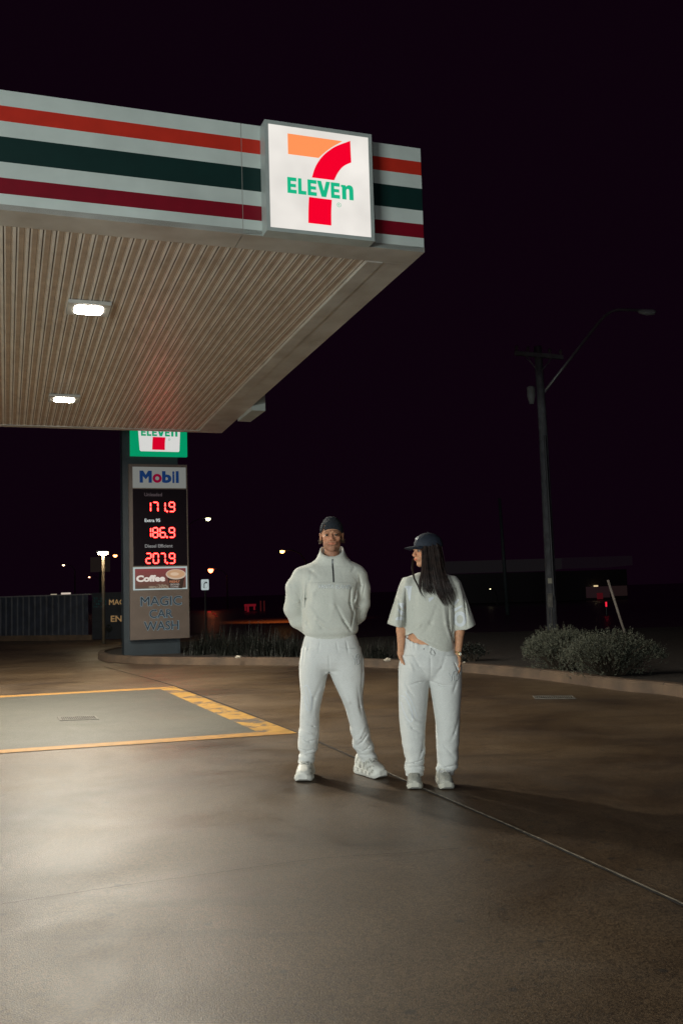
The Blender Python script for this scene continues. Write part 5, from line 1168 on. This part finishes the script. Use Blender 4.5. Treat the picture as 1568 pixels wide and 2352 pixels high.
patch([[(352, 335), (420, 318), (490, 330), (470, 350), (458, 470), (452, 560), (430, 590), (410, 490), (392, 390)],
       [(240, 615), (350, 605), (345, 745), (300, 690)], [(225, 705), (262, 715), (345, 760), (345, 835), (290, 810)], [(205, 870), (228, 845), (345, 835), (345, 902), (200, 900)],
       [(750, 530), (838, 500), (845, 530), (765, 595)], [(1180, 590), (1250, 540), (1272, 555), (1210, 640), (1185, 650)], [(1180, 705), (1310, 645), (1330, 665), (1215, 745), (1175, 755)]])
ro = [zq(1285+108*math.cos(k*math.pi/14), 880+130*math.sin(k*math.pi/14)) for k in range(28)]; ri = [zq(1280+56*math.cos(k*math.pi/14), 885+72*math.sin(k*math.pi/14)) for k in range(28)]
drape('print', ro+ri, [(k, (k+1) % 28, 28+(k+1) % 28, 28+k) for k in range(28)], B_, printm, tso, .002, Y0=YW)
# trousers
tr = Field(pw(900, 1795)-[0, .24, 0], pw(1075, 1455)+[0, .24, 0], .005)
wx = [925, 932, 940, 948, 959, 970, 984, 1000, 1045]; wy = [1460, 1464, 1471, 1475, 1478.5, 1480.5, 1481.5, 1481, 1478]
wX = [yp(a, b, YW-.1)[0] for a, b in zip(wx, wy)]; wZ = [yp(a, b, YW-.1)[2] for a, b in zip(wx, wy)]
tr.loft([rw(1458, 931, 1040, 0, .098), rw(1475, 930.5, 1041, 0, .108), rw(1495, 926, 1044, 0, .118), rw(1512, 920, 1050, 0, .125), rw(1530, 916.5, 1056.5, 0, .128), rw(1548, 920, 1053, 0, .108), rw(1560, 928, 1044, 0, .075)], .015, 2.3,
        cut=lambda X, Y, Z: Z-np.where(Y < YW, np.interp(X, wX, wZ), zw(1458)))
lg = [(1505, 922, 986, 0, .11), (1528, 916, 985.5, 0, .124), (1545, 914.7, 984.5, 0, .12), (1567, 914.7, 983.5, 0, .11), (1610, 915.6, 981, 0, .10), (1647, 917, 978.5, 0, .095), (1679, 920, 976.3, 0, .092), (1704, 924, 976, 0, .088), (1729, 927, 975, 0, .082), (1744, 932, 974, 0, .076), (1750, 928.5, 974, 0, .082), (1758, 930.5, 971.5, 0, .070), (1764, 929, 973, 0, .072), (1781, 932, 971.5, 0, .062)]
rg = [(1505, 984.5, 1050, 0, .11), (1528, 984.5, 1057, 0, .124), (1545, 984.5, 1058, 0, .12), (1567, 985.5, 1058, 0, .11), (1580, 988, 1058, 0, .108), (1610, 993.4, 1057, 0, .10), (1660, 1001, 1055.6, 0, .094), (1704, 1001, 1053, 0, .088), (1722, 1003, 1051.5, 0, .085), (1748, 1004.5, 1051, 0, .082), (1758, 1002, 1051, 0, .078), (1764, 999.5, 1050, 0, .078), (1770, 1003, 1042, 0, .066), (1779, 1005.5, 1041.5, 0, .062)]
tr.loft([rw(*a) for a in lg], .016, 2.15); tr.loft([rw(*a) for a in rg], .016, 2.15)
waves(tr, zw(1775), zw(1690), .0055, 60, 12, (.3, 0, 1)); waves(tr, zw(1720), zw(1500), .0045, 25, 13, (.8, .2, .4)); waves(tr, zw(1781), zw(1740), .0035, 120, 14, (.2, .1, 1))
creases(tr, [([(938, 1570), (958, 1564), (983, 1562)], 9, 5), ([(986, 1562), (1006, 1570), (1034, 1572)], 9, 5), ([(984, 1500), (985, 1560)], 4, 5), ([(945, 1500), (958, 1525), (975, 1545)], 4, 8), ([(1020, 1500), (1010, 1530), (995, 1550)], 4, 8), ([(926, 1560), (938, 1585), (950, 1600)], 5, 8), ([(1046, 1560), (1036, 1590)], 4, 9),
    ([(938, 1520), (946, 1540)], -4, 9), ([(925, 1640), (945, 1668), (965, 1680)], 6, 8), ([(928, 1620), (948, 1650), (968, 1660)], -5, 9), ([(975, 1680), (968, 1720), (960, 1740)], 6, 7), ([(1004, 1680), (1018, 1710), (1040, 1735)], 5, 8), ([(1052, 1640), (1040, 1680), (1030, 1700)], 4, 9),
    ([(931, 1752), (950, 1748), (972, 1740)], 9, 4), ([(932, 1760), (955, 1758), (972, 1756)], 6, 3), ([(1004, 1762), (1022, 1758), (1048, 1752)], 8, 4), ([(1038.6, 1518), (1045, 1532), (1052.5, 1547)], 11, 3), ([(921.5, 1518), (918, 1526), (916, 1534)], 6, 3)], YW)
def waist(X, Y, Z):
    w = np.clip((zw(1462)-Z)/.005, 0, 1)*np.clip((Z-zw(1494))/.03, 0, 1); return .0022*np.sin(X*210+4*np.sin(X*30))*w
tr.op(waist, (-3, 5, zw(1500)), (3, 9, zw(1455)), .001, '+')
tro = field_obj('trousers', tr, fleece_wp, wom, relax=1); B_ = bvh_of(tro); del tr
logo_kb(1028, 2011*.7656, 23*1.0, 25, B_, tro, YW)
P_, F_ = ribbon([(920, 1598), (930, 1602), (942, 1625), (947, 1645), (944, 1658), (936, 1652), (926, 1632), (920, 1612)], 2.4); drape('leg_print', P_, F_, B_, printm, tro, .002, Y0=YW)
P_, F_ = ribbon([(930, 1588), (945, 1612), (958, 1648)], 1.8); drape('leg_print', P_, F_, B_, printm, tro, .002, Y0=YW)
for x in (972.8, 989.5):
    P2 = [(x+1.3*math.cos(k*math.pi/5), 1490.5+1.6*math.sin(k*math.pi/5)) for k in range(10)]; drape('eyelet', P2, [tuple(range(10))], B_, M['darkmetal'], tro, .003, Y0=YW)
cc = smooth_path([(990, 1491), (986, 1497), (989, 1504), (995, 1505), (996, 1499), (992, 1493)], 4); pts = []
for x, y in cc:
    h = B_.ray_cast(_cam_o, Vector(ray(x, y)).normalized())
    if h[0] is not None: pts.append(h[0]+Vector((0, -.008, 0)))
mb = MB(); mb.tube(pts, .003, 6); o = mb.build('drawstring', fleece_wp, None, True); adopt(o, tro)
shoe(wom, (la[0], la[1]), -.04, .275, .106, 1.12, 'woman'); shoe(wom, (ra[0], ra[1]), .08, .275, .106, 1.12, 'woman')
# cap
def capP(th, ph, g=1.): return np.array([.081*math.cos(th)*math.cos(ph)*g, .010+.108*math.cos(th)*math.sin(ph)*g, .040+.090*math.sin(th)*g])
cap = thing_part('cap', wom)
mb = MB(); nth, nph = 14, 48
for i in range(nth+1):
    th = -.12+(math.pi/2+.12)*i/nth
    for j in range(nph): ph = 2*math.pi*j/nph; seam = 1-.010*max(0, 1-abs(((j % 8)-4)/1.2-0)*1.0) if False else 1-.012*math.exp(-(min(j % 8, 8-j % 8)/.6)**2); mb.v.append(tuple(T_w(*capP(th, ph, seam))))
for i in range(nth):
    for j in range(nph): mb.f.append((i*nph+j, i*nph+(j+1) % nph, (i+1)*nph+(j+1) % nph, (i+1)*nph+j)); mb.m.append(0)
o = mb.build('crown', capM, None, True); adopt(o, cap)
mb = MB(); n1, n2 = 8, 20
for lay in (0, 1):
    for i in range(n1+1):
        for j in range(n2+1):
            u = (j/n2*2-1); ang = u*1.05; x0_ = .076*math.sin(ang); y0_ = .010-.105*math.cos(ang); ext_ = .078*i/n1*(1-.55*u*u)**.5
            x = x0_*(1+.05*i/n1); y = y0_-ext_; z = .036-.012*(i/n1)-.014*(u*u)*(i/n1)**.6*1.0-(.003 if lay else 0)+.010*math.sin(i/n1*math.pi)*.4
            mb.v.append(tuple(T_w(x, y, z)))
kk = (n1+1)*(n2+1)
for lay in (0, 1):
    for i in range(n1):
        for j in range(n2):
            q = (i*(n2+1)+j, i*(n2+1)+j+1, (i+1)*(n2+1)+j+1, (i+1)*(n2+1)+j); q = tuple(a+kk*lay for a in q); mb.f.append(q if lay else q[::-1]); mb.m.append(0)
for j in range(n2): a = n1*(n2+1)+j; mb.f.append((a, a+1, a+1+kk, a+kk)); mb.m.append(0)
o = mb.build('brim', capM, None, True); adopt(o, cap)
mb = MB(); mb.tube([T_w(0, .010, .129), T_w(0, .010, .134)], [.006, .004], 8); adopt(mb.build('button', capM, None, True), cap)
v, f = text2d('ANQ', .015); Pt = []
for a, b in v:
    ph = -math.pi/2+(a-.5)*.62; th = .42+.30*b; Pt.append(T_w(*capP(th, ph, 1.03)))
o = mesh_obj('cap_lettering', Pt, f, embro); adopt(o, cap)
# hair
hair = thing_part('hair', wom)
hf = Field(pw(940, 1365)-[0, .2, 0], pw(1030, 1245)+[0, .22, 0], .004)
hf.loft([rw(1246, 968, 1008, -.0, .07), rw(1256, 966.5, 1012, -.0, .085), rw(1278, 967, 1015.5, .0, .098), rw(1300, 967.5, 1018.5, .0, .10), rw(1315, 969.5, 1018, -.01, .103), rw(1326, 973, 1012, -.02, .095), rw(1336, 980, 1004, -.03, .08)], .01, 2.2)
def hgr(X, Y, Z): a = np.arctan2(Y-YW, X-wc[0]); return .0035*np.sin(a*34+Z*9)+.003*np.sin(a*13+2)
hf.op(hgr, (-9, 0, 0), (9, 9, 9), .001, '+')
o = field_obj('hair_mass', hf, hairM, wom); adopt(o, hair); del hf
G = [[(962, 1254, .045), (955, 1272, .045), (947.5, 1292, .01), (945.8, 1311, -.06), (948, 1328, -.11), (955, 1343, -.128), (961, 1358, -.132), (966, 1374, -.135)],
     [(966.5, 1256, -.075), (968, 1285, -.10), (967, 1310, -.125), (962, 1330, -.135), (958, 1348, -.138), (963, 1364, -.14), (973, 1378, -.135)],
     [(969, 1256, -.080), (970, 1285, -.105), (970, 1312, -.13), (968, 1335, -.14), (968, 1352, -.142), (975, 1366, -.142), (984, 1370, -.138)],
     [(974, 1256, -.088), (976, 1285, -.108), (978, 1315, -.13), (979, 1338, -.142), (984, 1352, -.144), (990, 1362, -.142), (996, 1370, -.14)],
     [(982, 1256, -.09), (985, 1290, -.11), (988, 1320, -.13), (993, 1345, -.142), (1000, 1366, -.142), (1012, 1388, -.138), (1026, 1402, -.132)],
     [(990, 1256, -.088), (994, 1290, -.108), (999, 1320, -.128), (1004, 1345, -.138), (1010, 1368, -.138), (1018, 1388, -.136), (1028, 1403, -.132)],
     [(999, 1256, -.075), (1004, 1290, -.09), (1009, 1318, -.11), (1014, 1342, -.13), (1021, 1364, -.136), (1029, 1382, -.134), (1037, 1394, -.130)],
     [(1008, 1256, -.045), (1013, 1285, -.055), (1017, 1310, -.08), (1024, 1330, -.11), (1033, 1348, -.122), (1038, 1366, -.126), (1038, 1386, -.126)],
     [(1012, 1257, 0), (1016.5, 1285, 0), (1018.5, 1305, -.01), (1017, 1320, .02), (1014, 1335, .07), (1010, 1350, .10), (1006, 1370, .12)],
     [(1000, 1257, .07), (1005, 1285, .09), (1006, 1305, .10), (1004, 1325, .11), (1002, 1345, .12), (1000, 1365, .13), (999, 1385, .135)]]
def resam(g): g = np.array(g, float); q = np.linspace(0, len(g)-1, 8); return np.stack([np.interp(q, np.arange(len(g)), g[:, i]) for i in range(3)], 1)
def grow(n, seed, rad, jit):
    r = np.random.default_rng(seed); mb = MB()
    clumps = [(r.integers(0, len(G)-1), r.beta(.6, .6), r.uniform(.74, 1.0)) for _ in range(52)]; clumps = [(g_, (0. if f_ < .5 else 1.) if g_ == 3 else f_, l_) for g_, f_, l_ in clumps]; clumps = [c_ for k_, c_ in enumerate(clumps) if not (c_[0] in (5, 6, 7) and k_ % 5 > 1)]
    for k in range(n):
        ci = r.integers(len(clumps)); gi, ft_, ln = clumps[ci]
        if gi == 0: ft_ = 0. if ft_ < .6 else .92
        if r.random() < .25: ft_ = r.uniform(0, 1) if gi else ft_
        A_, B_ = resam(G[gi]), resam(G[gi+1]); f2 = np.clip(ft_+r.normal(0, .16), 0 if gi else -.1, 1 if gi else 1.)
        if gi == 0: f2 = np.clip(ft_+r.normal(0, .03), -.05, 1)
        g_ = A_*(1-f2)+B_*f2; cl = A_*(1-ft_)+B_*ft_; t = np.linspace(0, 1, len(g_))[:, None]
        g_ = g_*(1-t**1.5*.88)+cl*t**1.5*.88; g_[:, :2] += r.normal(0, jit, (1, 2))*(.6+.5*t); g_[:, 2] += r.normal(0, .006)
        P = smooth_path(g_, 4); m_ = max(6, int(len(P)*ln*r.uniform(.86, 1.))); P = P[:m_]; wv = r.uniform(.2, 1.0); ph = r.uniform(0, 6)
        q = np.linspace(0, 1, len(P)); P[:, 0] += wv*np.sin(q*7+ph)*q; W_ = [pw(a, b, c_) for a, b, c_ in P]
        mb.tube(W_, [rad*(1-.8*s_**2.5) for s_ in q], 4, cap=False, flat=.6)
    return mb
adopt(grow(820, 41, .0020, .8).build('hair_strands', hairM, None, True), hair); adopt(grow(60, 42, .0011, 2.6).build('loose_strands', hairM, None, True), hair)
# watch and bracelets on the wrist
wr0 = pw(1055, 1470, -.005); wr1 = pw(1050, 1504, -.04); ax = Vector(wr1-wr0).normalized(); e1_ = Vector((1, 0, 0))-ax*ax.x; e1_.normalize(); e2_ = ax.cross(e1_)
def loopt(name, c, ra_, rb_, rad, m_, par, tilt=0.):
    mb = MB(); pts = [Vector(c)+e1_*ra_*math.cos(a)+e2_*rb_*math.sin(a)+ax*tilt*math.cos(a) for a in np.linspace(0, 2*math.pi, 33)]; mb.tube(pts, rad, 6, cap=False); o = mb.build(name, m_, None, True); adopt(o, par)
gold = mat('gold', (.62, .45, .20), .25, .9)
wt = thing_part('watch', wom); wcn = pw(1050.5, 1500, -.037)
loopt('strap', wcn, .0265, .0265, .0045, gold, wt, .003); 
fc = Vector(wcn)+Vector((.006, -.029, -.002)); mb = MB(); mb.tube([fc, fc+Vector((.001, -.006, 0))], [.0135, .0125], 18); adopt(mb.build('case', gold, None, True), wt)
mb = MB(); mb.tube([fc+Vector((.001, -.0062, 0)), fc+Vector((.001, -.0068, 0))], [.010, .010], 18); adopt(mb.build('dial', mat('dial', (.65, .62, .52), .2), None), wt)
br = thing_part('bracelet', wom); loopt('chain', pw(1050.5, 1508.5, -.043), .025, .025, .0016, gold, br, .004); loopt('chain', pw(1050.3, 1512, -.046), .025, .025, .0014, gold, br, -.003)
